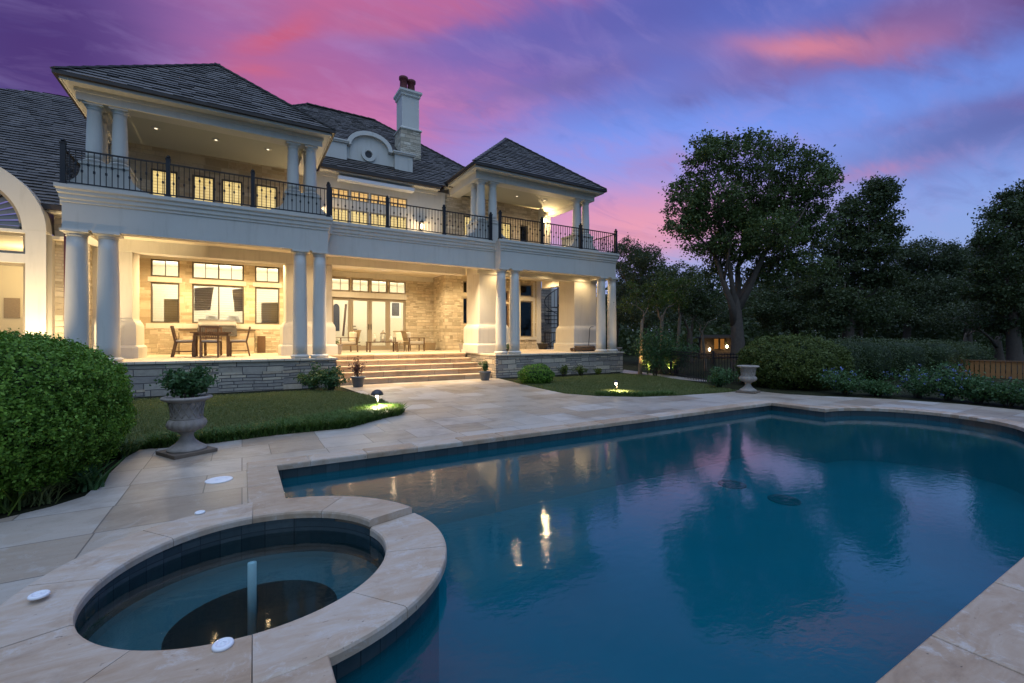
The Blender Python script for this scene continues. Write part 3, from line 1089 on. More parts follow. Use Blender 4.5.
s_ = MB(); s_.box(LX1 + .128, RX0 - .385, STEPY[4] - .012, 16.148, TER - .06, TER + .002); s_.build('step', 'step_stone', house, bevel=.01)

# balcony band: fascia, mouldings
def band_run(mb, x0, x1, y, ret0=None, ret1=None):
    prof = [(0, SL0), (0, 4.46), (.02, 4.47), (.02, 4.52), (.045, 4.55), (.045, 4.63), (.075, 4.66), (.075, 4.72), (.11, 4.76), (.11, SL1)]
    pr = [(y + .0 - o, z) for o, z in prof] + [(y + .32, SL1), (y + .32, SL0)]
    n_ = len(pr)
    ext = [o for o, z in prof] + [0, 0]
    vs = [((x0 - (ext[i] if ret0 else 0)), p[0], p[1]) for i, p in enumerate(pr)] + [((x1 + (ext[i] if ret1 else 0)), p[0], p[1]) for i, p in enumerate(pr)]
    fs = [tuple(range(n_ - 1, -1, -1)), tuple(range(n_, 2 * n_))] + [(i, (i + 1) % n_, (i + 1) % n_ + n_, i + n_) for i in range(n_)]
    mb.add(vs, fs)


def side_run(mb, x, y0, y1, sgn):
    prof = [(0, SL0), (0, 4.46), (.02, 4.47), (.02, 4.52), (.045, 4.55), (.045, 4.63), (.075, 4.66), (.075, 4.72), (.11, 4.76), (.11, SL1)]
    pr = [(x + sgn * o, z) for o, z in prof] + [(x - sgn * .32, SL1), (x - sgn * .32, SL0)]
    n_ = len(pr)
    vs = [(p[0], y0, p[1]) for p in pr] + [(p[0], y1, p[1]) for p in pr]
    fs = [tuple(range(n_ - 1, -1, -1)), tuple(range(n_, 2 * n_))] + [(i, (i + 1) % n_, (i + 1) % n_ + n_, i + n_) for i in range(n_)]
    mb.add(vs, fs)


b_ = MB()
band_run(b_, LX0 - .01, LX1 - .11, YW + .11, True, True)
band_run(b_, RX0 + .11, RX1 - .11, YW + .11, True, True)
band_run(b_, LX1 - .1, RX0 + .1, YC + .11)
side_run(b_, LX0 - .01, YW + .432, YU, -1); side_run(b_, RX1 - .11, YW + .432, YU + 2, 1)
side_run(b_, LX1 - .11, YW + .432, YC + .4, 1); side_run(b_, RX0 + .11, YW + .432, YC + .4, -1)
b_.build('balcony_band', 'stucco', house)
b_ = MB()
b_.box(LX0 + .45, LX1 - .45, YW + .43, YU + .3, 4.12, 4.42)
b_.box(RX0 + .45, RX1 - .45, YW + .43, YU + .3, 4.12, 4.42)
b_.box(LX1 - .44, RX0 + .44, YC + .43, YU + .3, 4.125, 4.425)
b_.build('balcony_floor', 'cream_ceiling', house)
# header beams over the piers and the deep loggia ceilings
b_ = MB()
b_.box(LX0 + .2, LX1 + .2, 16.2, 16.62, 3.78, 4.119)
b_.box(RX0 - .15, RX1 + .1, 15.2, 15.6, 3.80, 4.119)
b_.box(LX1 + .21, RX0 - .16, 16.215, 16.62, 3.86, 4.121)
b_.build('header_beam', 'trim_paint', house)
c_ = MB()
c_.box(-3.3, 2.9, 16.62, YB + .3, 4.36, 4.45)
c_.box(2.9, 8.1, 16.62, YD + .3, 4.362, 4.452)
c_.box(8.1, 13.5, 15.6, YB + .3, 4.36, 4.45)
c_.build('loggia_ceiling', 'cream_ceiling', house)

# ground floor walls
def pxwin(px0, px1, pyt, pyb, Y, pxm=None):
    """window rectangle from its corners on the wall at depth Y"""
    pm_ = (px0 + px1) / 2 if pxm is None else pxm
    return (xy(px0, Y), xy(px1, Y), zy(pm_, pyb, Y), zy(pm_, pyt, Y))


WL = [pxwin(150.5, 179.5, 260, 276.5, YB), pxwin(192, 244, 262.8, 280, YB), pxwin(255, 279.5, 266.5, 282.5, YB)]
zt0 = sum(w[2] for w in WL) / 3; zt1 = sum(w[3] for w in WL) / 3
WL2 = [pxwin(150.5, 179.5, 282.5, 323, YB), pxwin(192, 244, 285, 323.5, YB), pxwin(255, 279.5, 288, 324, YB)]
zm0 = sum(w[2] for w in WL2) / 3; zm1 = sum(w[3] for w in WL2) / 3
WL = [(a, b, zt0, zt1) for a, b, _, _ in WL]; WL2 = [(a, b, zm0, zm1) for a, b, _, _ in WL2]
w_ = MB(); wall_open(w_, -3.3, 2.9, TER, 4.36, YB, .25, WL + WL2)
w_.box(2.9, 3.1, YB + .003, YD, TER, 4.36)
w_.box(-3.5, -3.3, 16.7, YB + .2, TER, 4.36)
part_label(w_.build('wall', 'limestone', house), 'buff limestone wall of the left loggia')
# smooth sills and surrounds
s_ = MB()
s_.box(WL2[0][0] - .12, WL2[2][1] + .15, YB - .05, YB - .002, zm0 - .19, zm0 - .02)
s_.box(-3.3, 2.9, YB - .03, YB - .002, 4.12, 4.36)
for a, b, c, d in WL2:
    s_.box(a - .07, b + .07, YB - .022, YB - .003, d + .02, zt0 - .02)
s_.build('window_sill', 'trim_paint', house)
for k, (a, b, c, d) in enumerate(WL):
    window(a, b, c, d, YB, 4 if k == 1 else 2, split={2})
for k, (a, b, c, d) in enumerate(WL2):
    window(a, b, c, d, YB, 2 if k == 1 else 1, split={1})
# rough stone apron under the sills
for x0, x1 in ((xy(139, YB), xy(178.5, YB)), (xy(255, YB), xy(280, YB))):
    a_ = MB(); a_.box(x0, x1, YB - .06, YB - .003, TER, zm0 - .20); a_.build('stone_apron', 'rough_limestone', house)
# vent door beside the grill counter
v_ = MB(); a, b, c, d = pxwin(257.3, 265.5, 336, 352.6, YB - .06)
v_.box(a, b, YB - .09, YB - .061, c, d)
for i in range(3):
    v_.box(a + .02 + i * (b - a - .02) / 3, a + (i + 1) * (b - a - .02) / 3, YB - .105, YB - .09, c + .03, d - .03)
v_.build('vent_door', 'teak', house)

# room behind the left windows
rm = MB(); rm.box(-3.2, 2.8, 23.0, 23.1, TER, 4.3); rm.box(-3.3, -3.2, YB + .25, 23, TER, 4.3); rm.box(2.8, 2.9, YB + .25, 23, TER, 4.3)
rm.box(-3.2, 2.8, YB + .25, 23, TER - .1, TER - .002); rm.box(-3.2, 2.8, YB + .25, 23, 4.301, 4.35)
rm.build('room', 'interior_wall', house)
bl = MB()
for a, b, c, d in WL2:
    zz = c + .02
    while zz < d:
        bl.add([(a, YB + .16, zz), (b, YB + .16, zz), (b, YB + .215, zz + .008), (a, YB + .215, zz + .008)], [(0, 1, 2, 3)])
        zz += .085
bl.build('blind', 'white_slat', house)
a, b, c, d = WL2[1]
h_ = d - c; w__ = (b - a)
for x0, x1, x2, x3 in ((a + .05, a + w__ * .40, a + w__ * .33, a + .05), (a + w__ * .76, b - .04, b - .04, a + w__ * .81)):
    dr = MB(); dr.yprism([(x0, d - .12), (x1, d - .05), (x2, c + h_ * .35), (x3, c + h_ * .33)], YB + .24, YB + .28); dr.build('drape', 'drape', house)
for k in (0, 2):
    a, b, c, d = WL2[k]
    dr = MB(); dr.yprism([(a + (b - a) * (.42 if k == 0 else .26), c), (b, c), (b, c + h_ * .62), (a + (b - a) * (.42 if k == 0 else .26), c + h_ * .60)], YB + .24, YB + .27); dr.build('screen', 'beige_panel', house)
ls = MB()
for px in (212, 233):
    x = xy(px, 20.6)
    ls.lathe((x, 20.6, zm0 - .1), [(.09, 0), (.03, .02), (.025, .18), (.24, .19), (.17, .42), (.01, .425)], 16)
ls.build('table_lamp', 'white_slat', house)
for x in (-2.3, -.5, 1.6):
    lamp('POINT', (x, 21.6, 3.5), 95, WARM2, house, .15)

# centre: door wall
DX0, DX1 = xy(331, YD), xy(406, YD)
TZ0, TZ1 = zy(331.3, 290.6, YD), zy(331.3, 277, YD)
DZ1 = zy(331.3, 296.8, YD)
lw = (DX1 - DX0) / 4
ops = [(DX0 + i * lw + (.03 if i else 0), DX0 + (i + 1) * lw - (.03 if i < 3 else 0), TZ0, TZ1) for i in range(4)]
w_ = MB(); wall_open(w_, 2.9, 8.1, TER, 4.36, YD, .25, ops + [(DX0, DX1, TER, DZ1)])
part_label(w_.build('wall', 'rough_limestone', house), 'rough pale stone wall around the glass doors')
for o in ops:
    window(*o, YD, 2, frame='taupe_frame', fw=.06)
s_ = MB(); s_.box(DX0 - .02, DX1 + .03, YD - .03, YD - .002, DZ1 + .01, TZ0 - .012); s_.box(2.9, 8.1, YD - .03, YD - .002, 4.14, 4.36); s_.build('lintel', 'trim_paint', house)
for i in range(4):
    x0, x1 = DX0 + i * lw, DX0 + (i + 1) * lw
    f = MB(); y = YD + .06; fw = .11
    f.box(x0 + .004, x0 + fw, y, y + .06, TER + .01, DZ1 - .004); f.box(x1 - fw, x1 - .004, y, y + .06, TER + .01, DZ1 - .004)
    f.box(x0 + fw, x1 - fw, y, y + .06, TER + .01, TER + .22); f.box(x0 + fw, x1 - fw, y, y + .06, DZ1 - .12, DZ1 - .004)
    dd = f.build('door', 'taupe_frame', house)
    p = MB(); p.box(x0 + fw - .01, x1 - fw + .01, y + .026, y + .032, TER + .2, DZ1 - .1); p.build('pane', 'clear_glass', dd)
    if i in (1, 2):
        hx = x1 - .055 if i == 1 else x0 + .055
        p = MB(); p.bar((hx, y - .05, TER + .95), (hx, y - .05, TER + 1.2), .025); p.bar((hx, y, TER + 1.0), (hx, y - .05, TER + 1.0), .02); p.bar((hx, y, TER + 1.15), (hx, y - .05, TER + 1.15), .02); p.build('handle', 'dark_metal', dd)
# hall behind the doors: back wall with an arched niche, stair and a leaded window
rm = MB(); rm.box(2.6, 9.2, 25.4, 25.5, TER, 4.3); rm.box(2.5, 2.6, YD + .25, 25.4, TER, 4.3); rm.box(9.2, 9.3, YD + .25, 25.4, TER, 4.3)
rm.box(2.6, 9.2, YD + .25, 25.4, TER - .1, TER - .002); rm.box(2.6, 9.2, YD + .25, 25.4, 4.301, 4.35)
rm.build('room', 'interior_wall', house)
ni_ = MB(); yb = 25.37
xa, xb = xy(333, yb), xy(339.5, yb); z0 = zy(336, 331, yb); z1 = zy(336, 308, yb)
ni_.yprism([(xa, z0), (xb, z0)] + [((xa + xb) / 2 + (xb - xa) / 2 * math.cos(PI * k / 12), z1 + (xb - xa) * .7 * math.sin(PI * k / 12)) for k in range(13)], yb, yb + .029)
ni_.build('niche', 'dark_metal', house)
wi = MB(); xa, xb = xy(390, yb), xy(401, yb); z0 = zy(395, 318, yb); z1 = zy(395, 301, yb)
wi.box(xa, xb, yb, yb + .029, z0, z1); wi.build('picture', 'white_slat', house)
wi = MB(); wi.box(xa + .1, xb - .1, yb - .012, yb - .001, z0 + .12, z1 - .1); wi.build('picture', 'dark_metal', house)
sr = MB()
for k in range(7):
    z = TER + .15 + k * .17
    sr.box(xy(353, 24.2), xy(360, 24.2), 24.0 + .2 * k - .05, 24.02 + .2 * k - .05 + .17, z, z + .05)
sr.bar((xy(343, 23.6), 23.6, zy(343, 336, 23.6)), (xy(346, 23.6), 23.6, zy(344, 304, 23.6)), .09)
sr.build('staircase', 'teak', house)
for x in (3.6, 6.0, 8.2):
    lamp('POINT', (x, 23.3, 3.4), 120, WARM2, house, .15)

# right wing block
ops = [pxwin(520.3, 532.8, 284.5, 296.6, YB), pxwin(520.3, 532.8, 301, 337, YB), pxwin(463, 468, 281, 293, YB), pxwin(463, 468, 297.6, 324, YB), (9.8, 11.5, TER + .02, 3.1), (9.8, 11.5, 3.2, 3.75)]
w_ = MB(); wall_open(w_, 8.1, 13.4, TER, 4.36, YB, .25, ops)
w_.box(8.1, 8.3, YB + .25, YD, TER, 4.36); w_.box(8.097, 8.12, YB + .003, YB + .249, TER, 4.358); w_.box(13.2, 13.4, YB + .25, YB + 3, TER, 4.36)
part_label(w_.build('wall', 'rough_limestone', house), 'rough pale stone wall of the right loggia')
for o in ops[:4]:
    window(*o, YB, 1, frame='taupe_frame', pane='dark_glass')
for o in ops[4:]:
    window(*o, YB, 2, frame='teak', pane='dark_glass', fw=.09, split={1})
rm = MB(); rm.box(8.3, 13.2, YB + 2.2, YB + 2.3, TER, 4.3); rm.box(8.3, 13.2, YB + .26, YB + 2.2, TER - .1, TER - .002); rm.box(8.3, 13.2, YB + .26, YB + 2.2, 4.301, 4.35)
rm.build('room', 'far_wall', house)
s_ = MB()
for o in ops[:2]:
    s_.box(o[0] - .12, o[0] - .01, YB - .03, YB - .002, ops[1][2] - .12, ops[0][3] + .12); s_.box(o[1] + .01, o[1] + .12, YB - .03, YB - .002, ops[1][2] - .12, ops[0][3] + .12)
    break
s_.box(ops[1][0] - .01, ops[1][1] + .01, YB - .031, YB - .002, ops[1][3] + .01, ops[0][2] - .01)
s_.box(ops[1][0] - .2, ops[1][1] + .2, YB - .05, YB - .033, ops[1][2] - .14, ops[1][2] - .02)
c_ = MB(); c_.box(xy(468.5, YB - .05), xy(476, YB - .05), YB - .06, YB - .003, TER, 4.358); c_.build('corner_board', 'trim_paint', house)
s_.build('trim', 'trim_paint', house)
c_ = MB(); c_.box(13.12, 13.41, YB - .04, YB - .002, TER, 4.36); c_.build('corner_board', 'trim_paint', house)
# rear wing seen past the end of the loggia
w_ = MB(); w_.box(13.4, 19, 24.0, 24.3, 0, 4.6); part_label(w_.build('wall', 'stucco', house), 'pale stucco end wall behind the spiral stair')
w_ = MB(); w_.box(13.41, xy(551.5, 22.5), 22.5, 23.9, 0, 4.4); part_label(w_.build('wall', 'ledge_stone', house), 'grey stone return wall')

# piers
def pier(x0, x1, y0, y1):
    m_ = MB()
    m_.box(x0, x1, y0, y1, TER + 1.1, 4.116)
    p = m_.build('pier', 'stucco', house)
    m_ = MB()
    m_.sq_lathe(x0, x1, y0, y1, [(.16, TER), (.16, TER + .30), (.13, TER + .34), (.10, TER + .36), (.10, TER + .86), (.095, TER + .93), (.07, TER + 1.0), (.03, TER + 1.06), (.02, TER + 1.1)])
    m_.build('pedestal', 'trim_paint', p)
    return p


pier(-3.55, -2.62, 16.25, 17.3)
pier(1.22, 2.6, 16.25, 17.4)
pier(7.62, 8.75, 15.25, 16.35)
pier(12.1, 13.3, 15.25, 16.35)


def column(x, y, z0, z1, r):
    h = z1 - z0
    m_ = MB()
    m_.lathe((x, y, z0), [(r * .98, .10)] + [(r * (1 - .17 * max(0, (k / 10 - .25) / .75) ** 1.4), .10 + (h - .24) * k / 10) for k in range(11)], 28)
    c = m_.build('column', 'trim_paint', house)
    m_ = MB(); m_.lathe((x, y, z0), [(r * 1.22, .0), (r * 1.22, .03), (r * 1.32, .045), (r * 1.32, .075), (r * 1.18, .09), (r * 1.05, .10), (r, .105)], 28); m_.build('base', 'trim_paint', c)
    m_ = MB(); q = r * .86
    m_.lathe((x, y, z1 - .14), [(q * .97, 0), (q * 1.1, .012), (q * 1.0, .03), (q * 1.02, .05), (q * 1.25, .075), (q * 1.27, .09)], 28)
    m_.box(x - q * 1.32, x + q * 1.32, y - q * 1.32, y + q * 1.32, z1 - .05, z1 - .001); m_.build('capital', 'trim_paint', c)
    return c


for px in (77, 108.5, 300, 319.5):
    column(xy(px, 14.12), 14.12, TER, SL0, .215 if px < 200 else .19)
for px in (501, 514.5, 601, 611.8):
    column(xy(px, 14.12), 14.12, TER, SL0, .19)

# ---------------- upper pavilions
def pavilion(xc, zfix=0):
    hw = 2.85
    x0, x1 = xc - hw, xc + hw
    y0 = 13.64; yl = 18.2
    # frieze beam
    m_ = MB()
    bx0, bx1, by = xc - 2.62, xc + 2.62, 14.0
    m_.box(bx0, bx1, by, by + .42, 6.86, 7.12)
    m_.box(bx0, bx0 + .42, by + .42, YU, 6.86, 7.12); m_.box(bx1 - .42, bx1, by + .42, YU, 6.86, 7.12)
    m_.box(bx0 - .03, bx1 + .03, by - .03, by - .001, 7.03, 7.118)
    m_.build('frieze', 'trim_paint', house)
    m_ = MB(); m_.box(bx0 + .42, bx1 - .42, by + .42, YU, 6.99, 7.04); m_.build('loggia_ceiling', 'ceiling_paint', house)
    # soffit and crown
    m_ = MB()
    m_.box(x0 + .06, x1 - .06, y0 + .06, by + .1, 7.121, 7.16); m_.box(x0 + .06, bx0 + .1, by + .1, yl, 7.121, 7.16); m_.box(bx1 - .1, x1 - .06, by + .1, yl, 7.121, 7.16)
    m_.box(x0 + .03, x1 - .03, y0 + .03, y0 + .059, 7.10, 7.2); m_.box(x0 + .03, x0 + .059, y0 + .06, yl, 7.10, 7.2); m_.box(x1 - .059, x1 - .03, y0 + .06, yl, 7.10, 7.2)
    m_.build('soffit', 'trim_paint', house)
    m_ = MB()
    gp = [(-.05, .02), (-.06, .10), (.03, .12), (.03, .02)]
    for (a, b) in (((x0, y0), (x1, y0)), ((x0, y0), (x0, yl)), ((x1, y0), (x1, yl))):
        if a[1] == b[1]:
            m_.box(a[0] - .06, b[0] + .06, y0 - .06, y0 + .03, 7.165, 7.235)
        else:
            s = -1 if a[0] == x0 else 1
            m_.box(min(a[0], a[0] + s * .06), max(a[0], a[0] + s * .06), y0 + .031, yl, 7.166, 7.234)
    m_.build('gutter', 'copper_gutter', house)
    # wall behind and its returns
    return x0, x1, y0, yl


def shingle_roof(plane, tri_poly, course=.19, tile=.26, thick=.038, name='roof', over=.03):
    """plane: (origin, along, up) unit vectors; tri_poly: outline in (s, t); overlapping slates laid in courses"""
    o, ax, up = (np.array(v, float) for v in plane)
    nrm = np.cross(ax, up); nrm /= np.linalg.norm(nrm)
    if nrm[2] < 0:
        nrm = -nrm
    P = tri_poly
    mb = MB()
    tmax = max(p[1] for p in P); tmin = min(p[1] for p in P)
    def span(tv):
        xs = []
        for i in range(len(P)):
            (a, b), (c, d) = P[i], P[(i + 1) % len(P)]
            if (b - tv) * (d - tv) <= 0 and b != d:
                xs.append(a + (c - a) * (tv - b) / (d - b))
        return (min(xs), max(xs)) if len(xs) >= 2 else None
    # deck below the slates
    vs = [o + ax * s + up * t_ - nrm * .012 for s, t_ in P]
    f = tuple(range(len(P)))
    mb.add([tuple(v) for v in vs], [f])
    k = 0
    tv = tmin
    while tv < tmax - .02:
        t1 = min(tv + course * 1.25, tmax)
        sp0 = span(max(tv, tmin + 1e-4)); sp1 = span(min(t1, tmax - 1e-4))
        if sp0 and sp1:
            L = sp0[1] - sp0[0]
            s = sp0[0] - (tile * .5 if k % 2 else 0) - random.uniform(0, .05)
            while s < sp0[1]:
                w = tile * random.uniform(.75, 1.3)
                a = max(s + .004, sp0[0]); b = min(s + w, sp0[1])
                a1 = max(a, sp1[0]); b1 = min(b, sp1[1])
                if b - a > .02:
                    if a1 > b1:
                        a1 = b1 = (a1 + b1) / 2
                    j = random.uniform(-.012, .012); hh_ = thick * random.uniform(.8, 1.35)
                    q = [(a, tv + j, hh_), (b, tv + j, hh_), (b1, t1, .004), (a1, t1, .004), (a, tv + j, 0), (b, tv + j, 0)]
                    vs = [tuple(o + ax * u + up * v_ + nrm * w_) for u, v_, w_ in q]
                    mb.add(vs, [(0, 1, 2, 3), (4, 5, 1, 0), (4, 0, 3), (5, 2, 1)])
                s += w
            k += 1
        tv += course
    return mb


def hip_caps(pts, name_parent):
    mb = MB()
    for a, b in pts:
        a = Vector(a); b = Vector(b); L = (b - a).length; n_ = max(2, int(L / .3)); d = (b - a) / n_
        for i in range(n_):
            p = a + d * i; q = a + d * (i + 1.12)
            mb.bar(p + Vector((0, 0, .05)), q + Vector((0, 0, .03)), .15, .035)
    return mb


def roof_part(label=None, parts=()):
    big = MB()
    for m_ in parts:
        big.add(m_.v, m_.f)
    r = big.build('roof', 'slate', house)
    if label:
        r['label'] = label
    return r


def pav_roof(xc, label):
    hw = 2.90; y0 = 13.6; z0 = 7.225; rise = 2.46
    ap = (xc, y0 + hw, z0 + rise)
    sl = math.hypot(hw, rise); cu, su = hw / sl, rise / sl
    back = 6.2
    front = shingle_roof(((xc - hw, y0, z0), (1, 0, 0), (0, cu, su)), [(0, 0), (2 * hw, 0), (hw, sl)])
    left = shingle_roof(((xc - hw, y0, z0), (0, 1, 0), (cu, 0, su)), [(0, 0), (back, 0), (back, sl), (hw, sl)])
    right = shingle_roof(((xc + hw, y0, z0), (0, 1, 0), (-cu, 0, su)), [(0, 0), (back, 0), (back, sl), (hw, sl)])
    caps = hip_caps([((xc - hw, y0, z0), ap), ((xc + hw, y0, z0), ap), (ap, (xc, y0 + back, z0 + rise))], None)
    return roof_part(label, [front, left, right, caps])


pav_roof(-.64, 'hipped slate roof of the left pavilion')
pavilion(-.64)
PAV_K = 1.028
pav_roof(9.5, 'hipped slate roof of the right pavilion'); pavilion(9.5)
PAV_K = 1.0
UF = 4.43
# upper walls
def dwin(px0, px1, pyt, Y=YU, pxm=None):
    return (xy(px0, Y), xy(px1, Y), UF + .06, zy((px0 + px1) / 2 if pxm is None else pxm, pyt, Y))


LW = [dwin(150.5, 177.5, 168.6), dwin(192, 214.5, 176), dwin(221.5, 242.5, 180.8), dwin(255, 277.5, 185.6)]
zt = sum(o[3] for o in LW) / 4; LW = [(a, b, c, zt) for a, b, c, _ in LW]
w_ = MB(); wall_open(w_, -3.2, 2.0, UF, 7.1, YU, .12, LW)
part_label(w_.build('wall', 'limestone', house), 'stone back wall of the left upper loggia')


def lit_window(o, y, cols=1, mat='lit_shutter', frame='bronze_frame', fw=.05, rows=1):
    w = window(*o, y, cols, rows, fw=fw, frame=frame, pane='clear_glass', inset=.02, depth=.05)
    p = MB(); n_ = max(1, cols)
    for i in range(n_):
        a = o[0] + (o[1] - o[0]) * i / n_ + .03; b = o[0] + (o[1] - o[0]) * (i + 1) / n_ - .03
        hx = (a + b) / 2
        p.box(a, hx - .012, y + .085, y + .1, o[2] + .02, o[3] - .02); p.box(hx + .012, b, y + .085, y + .1, o[2] + .02, o[3] - .02)
    p.build('shutter', mat, w)
    return w


for o in LW:
    lit_window(o, YU)
# centre upper wall
CWIN = []
for px0, px1 in ((329, 349), (350.3, 369), (370.3, 387.6), (389.6, 407.4)):
    a, b = xy(px0, YU), xy(px1, YU)
    CWIN.append((a, b))
zct1 = (zy(329, 186.4, YU) + zy(406, 198.6, YU)) / 2; zct0 = (zy(330, 198, YU) + zy(406, 208.2, YU)) / 2; zcm = (zy(331, 207.4, YU) + zy(405, 216.2, YU)) / 2
ops = [(a, b, zct0, zct1) for a, b in CWIN] + [(a, b, UF + .05, zcm) for a, b in CWIN]
w_ = MB(); wall_open(w_, 2.0, 6.88, UF, 7.1, YU, .12, ops)
part_label(w_.build('wall', 'stucco', house), 'pale upper wall with a row of shuttered windows')
for k, o in enumerate(ops):
    lit_window(o, YU, 2 if k < 4 else 1, 'lit_shutter_orange' if k < 4 else 'lit_shutter', 'taupe_frame', .045)
# awning cassette over these windows
aw = MB(); pa = gy(338, 176, YU - .25); pb = gy(414, 191.5, YU - .25)
aw.bar((pa[0], YU - .17, (pa[2] + pb[2]) / 2), (pb[0], YU - .17, (pa[2] + pb[2]) / 2), .30, .12); aw.build('awning_cassette', 'white_plastic', house)
# right pavilion back wall and the return that carries the lantern
RW = [(xy(464, YU), xy(472.5, YU), UF + .06, 6.35), (xy(501, YU), xy(511.5, YU), UF + .06, 6.3), (xy(520, YU), xy(528, YU), UF + .06, 6.3)]
w_ = MB(); wall_open(w_, 6.88, 11.42, UF, 7.1, YU, .12, RW)
part_label(w_.build('wall', 'rough_limestone', house), 'stone back wall of the right upper loggia')
lit_window(RW[0], YU); lit_window(RW[1], YU); window(*RW[2], YU, pane='dark_glass')
w_ = MB(); w_.box(6.75, 6.87, YU - .02, 18.2, UF, 7.1); w_.box(11.42, 12.25, YU + .4, YU + .52, UF, 7.1); w_.box(11.3, 11.42, YU - .25, YU - .003, UF, 7.1)
w_.box(1.98, 2.1, YU - .02, 18.2, UF, 7.1)
part_label(w_.build('wall', 'trim_paint', house), 'pale return walls')
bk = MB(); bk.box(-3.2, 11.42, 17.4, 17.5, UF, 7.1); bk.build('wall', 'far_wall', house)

# upper columns with scroll shouldered pedestals
for xc in (-.64, 9.5):
    PAV_K = 1.0 if xc < 0 else 1.028
    for dx_ in (-2.34, -1.88, 1.88, 2.34):
        column(xc + dx_, 14.22, 5.461, 6.86, .155)
    for dx_ in (-2.34, 2.34):
        column(xc + dx_, 14.70, 5.461, 6.86, .155)
    for sgn in (-1, 1):
        xa = xc + sgn * 2.34; xb = xc + sgn * 1.88
        x0, x1 = min(xa, xb) - .2, max(xa, xb) + .2
        m_ = MB()
        m_.box(x0, x1, 14.02, 14.92, UF, 5.40)
        m_.box(x0 - .03, x1 + .03, 13.99, 14.95, 5.401, 5.46)
        for xi, k_ in ((x1, 1), (x0, -1)):
            # curved shoulders flare out towards the floor
            pts = [(xi, UF), (xi + k_ * .36, UF), (xi + k_ * .36, 4.92)] + [(xi + k_ * (.36 - .34 * math.sin(PI / 2 * j / 8)), 4.95 + .36 * (1 - math.cos(PI / 2 * j / 8))) for j in range(9)] + [(xi, 5.32)]
            m_.yprism(pts, 14.06, 14.6)
        m_.build('pedestal', 'trim_paint', house)

PAV_K = 1.0
# balcony railings
rail = empty('railing', (5, 13.95, SL1)); rail.parent = house; rail.location = Vector((5, 13.95, SL1)) - world_origin(house)
RTOP = SL1 + .82


def rail_panel(a, b):
    a = Vector((a[0], a[1], 0)); b = Vector((b[0], b[1], 0)); L = (b - a).length; d = (b - a) / L
    m_ = MB()
    m_.bar(a + Vector((0, 0, RTOP)), b + Vector((0, 0, RTOP)), .045, .03); m_.bar(a + Vector((0, 0, SL1 + .07)), b + Vector((0, 0, SL1 + .07)), .035, .025)
    n_ = max(2, round(L / .105))
    for i in range(1, n_):
        p = a + d * (L * i / n_)
        m_.bar(p + Vector((0, 0, SL1 + .075)), p + Vector((0, 0, RTOP)), .016)
        zk = SL1 + (.36 if i % 2 else .52)
        m_.bar(p + Vector((0, 0, zk - .028)), p + Vector((0, 0, zk + .028)), .038)
    m_.build('railing_panel', 'black_iron', rail)


def rail_post(x, y):
    m_ = MB(); m_.box(x - .045, x + .045, y - .045, y + .045, SL1 - .01, RTOP + .1)
    m_.box(x - .06, x + .06, y - .06, y + .06, SL1, SL1 + .05); m_.box(x - .055, x + .055, y - .055, y + .055, RTOP + .1, RTOP + .13)
    m_.lathe((x, y, RTOP + .13), [(.02, 0), (.045, .03), (.045, .05), (.02, .085), (.002, .09)], 10); m_.build('railing_post', 'black_iron', rail)


YR, YRC = YW + .12, YC + .12
runs = [[(-3.45, YR), (xy(168.3, YR), YR), (xy(252.8, YR), YR), (LX1 - .1, YR)],
        [(LX1 + .02, YRC), (xy(387.3, YRC), YRC), (xy(444, YRC), YRC), (RX0 - .06, YRC)],
        [(RX0 + .1, YR), (xy(542, YR), YR), (xy(580.6, YR), YR), (RX1 - .1, YR)],
        [(-3.45, YR), (-3.45, YU - .4)], [(RX1 - .1, YR), (RX1 - .1, YU + .2)]]
seen = set()
for r_ in runs:
    for a, b in zip(r_, r_[1:]):
        rail_panel(a, b)
    for p in r_:
        if p not in seen:
            seen.add(p); rail_post(*p)

# ---------------- main roof
z0 = 7.25; y0 = 16.45; rise = 4.25; run = 5.05
sl = math.hypot(run, rise); cu, su = run / sl, rise / sl
RGX0, RGX1, RGY, RGZ = 2.4, 5.3, y0 + run, z0 + rise
main_f = shingle_roof(((-2.9, y0, z0), (1, 0, 0), (0, cu, su)), [(0, 0), (13.4, 0), (RGX1 + 2.9, sl), (RGX0 + 2.9, sl)], course=.17, tile=.22)
hr = RGX1 + 5.2
main_r = shingle_roof(((10.5, y0, z0), (0, 1, 0), (-(10.5 - RGX1) / math.hypot(10.5 - RGX1, rise), 0, rise / math.hypot(10.5 - RGX1, rise))), [(0, 0), (10.0, 0), (run, math.hypot(10.5 - RGX1, rise))], course=.17, tile=.25)
ql = math.hypot(RGX0 + 2.9, rise)
main_l = shingle_roof(((-2.9, y0, z0), (0, 1, 0), ((RGX0 + 2.9) / ql, 0, rise / ql)), [(0, 0), (10.0, 0), (run, ql)], course=.2, tile=.3)
caps = hip_caps([((RGX0, RGY, RGZ), (RGX1, RGY, RGZ)), ((RGX1, RGY, RGZ), (10.5, y0, z0)), ((RGX0, RGY, RGZ), (-2.9, y0, z0))], None)
main_roof = roof_part('tall central slate roof', [main_f, main_r, main_l, caps])
gt = MB(); gt.box(2.26, 6.55, y0 - .08, y0 + .03, 7.14, 7.25); gt.build('gutter', 'copper_gutter', house)
gt = MB(); gt.box(2.26, 6.55, y0 + .03, YU + .02, 7.1, 7.14); gt.box(2.26, 6.55, YU - .06, YU - .002, 6.98, 7.099); gt.build('soffit', 'trim_paint', house)

# arched parapet with its oculus
YP = 17.15
pp = MB()
def rect_px(x0, x1, yt, yb, Y, th, pxm=None):
    pm_ = (x0 + x1) / 2 if pxm is None else pxm
    pp.box(xy(x0, Y), xy(x1, Y), Y, Y + th, zy(pm_, yb, Y), zy(pm_, yt, Y))


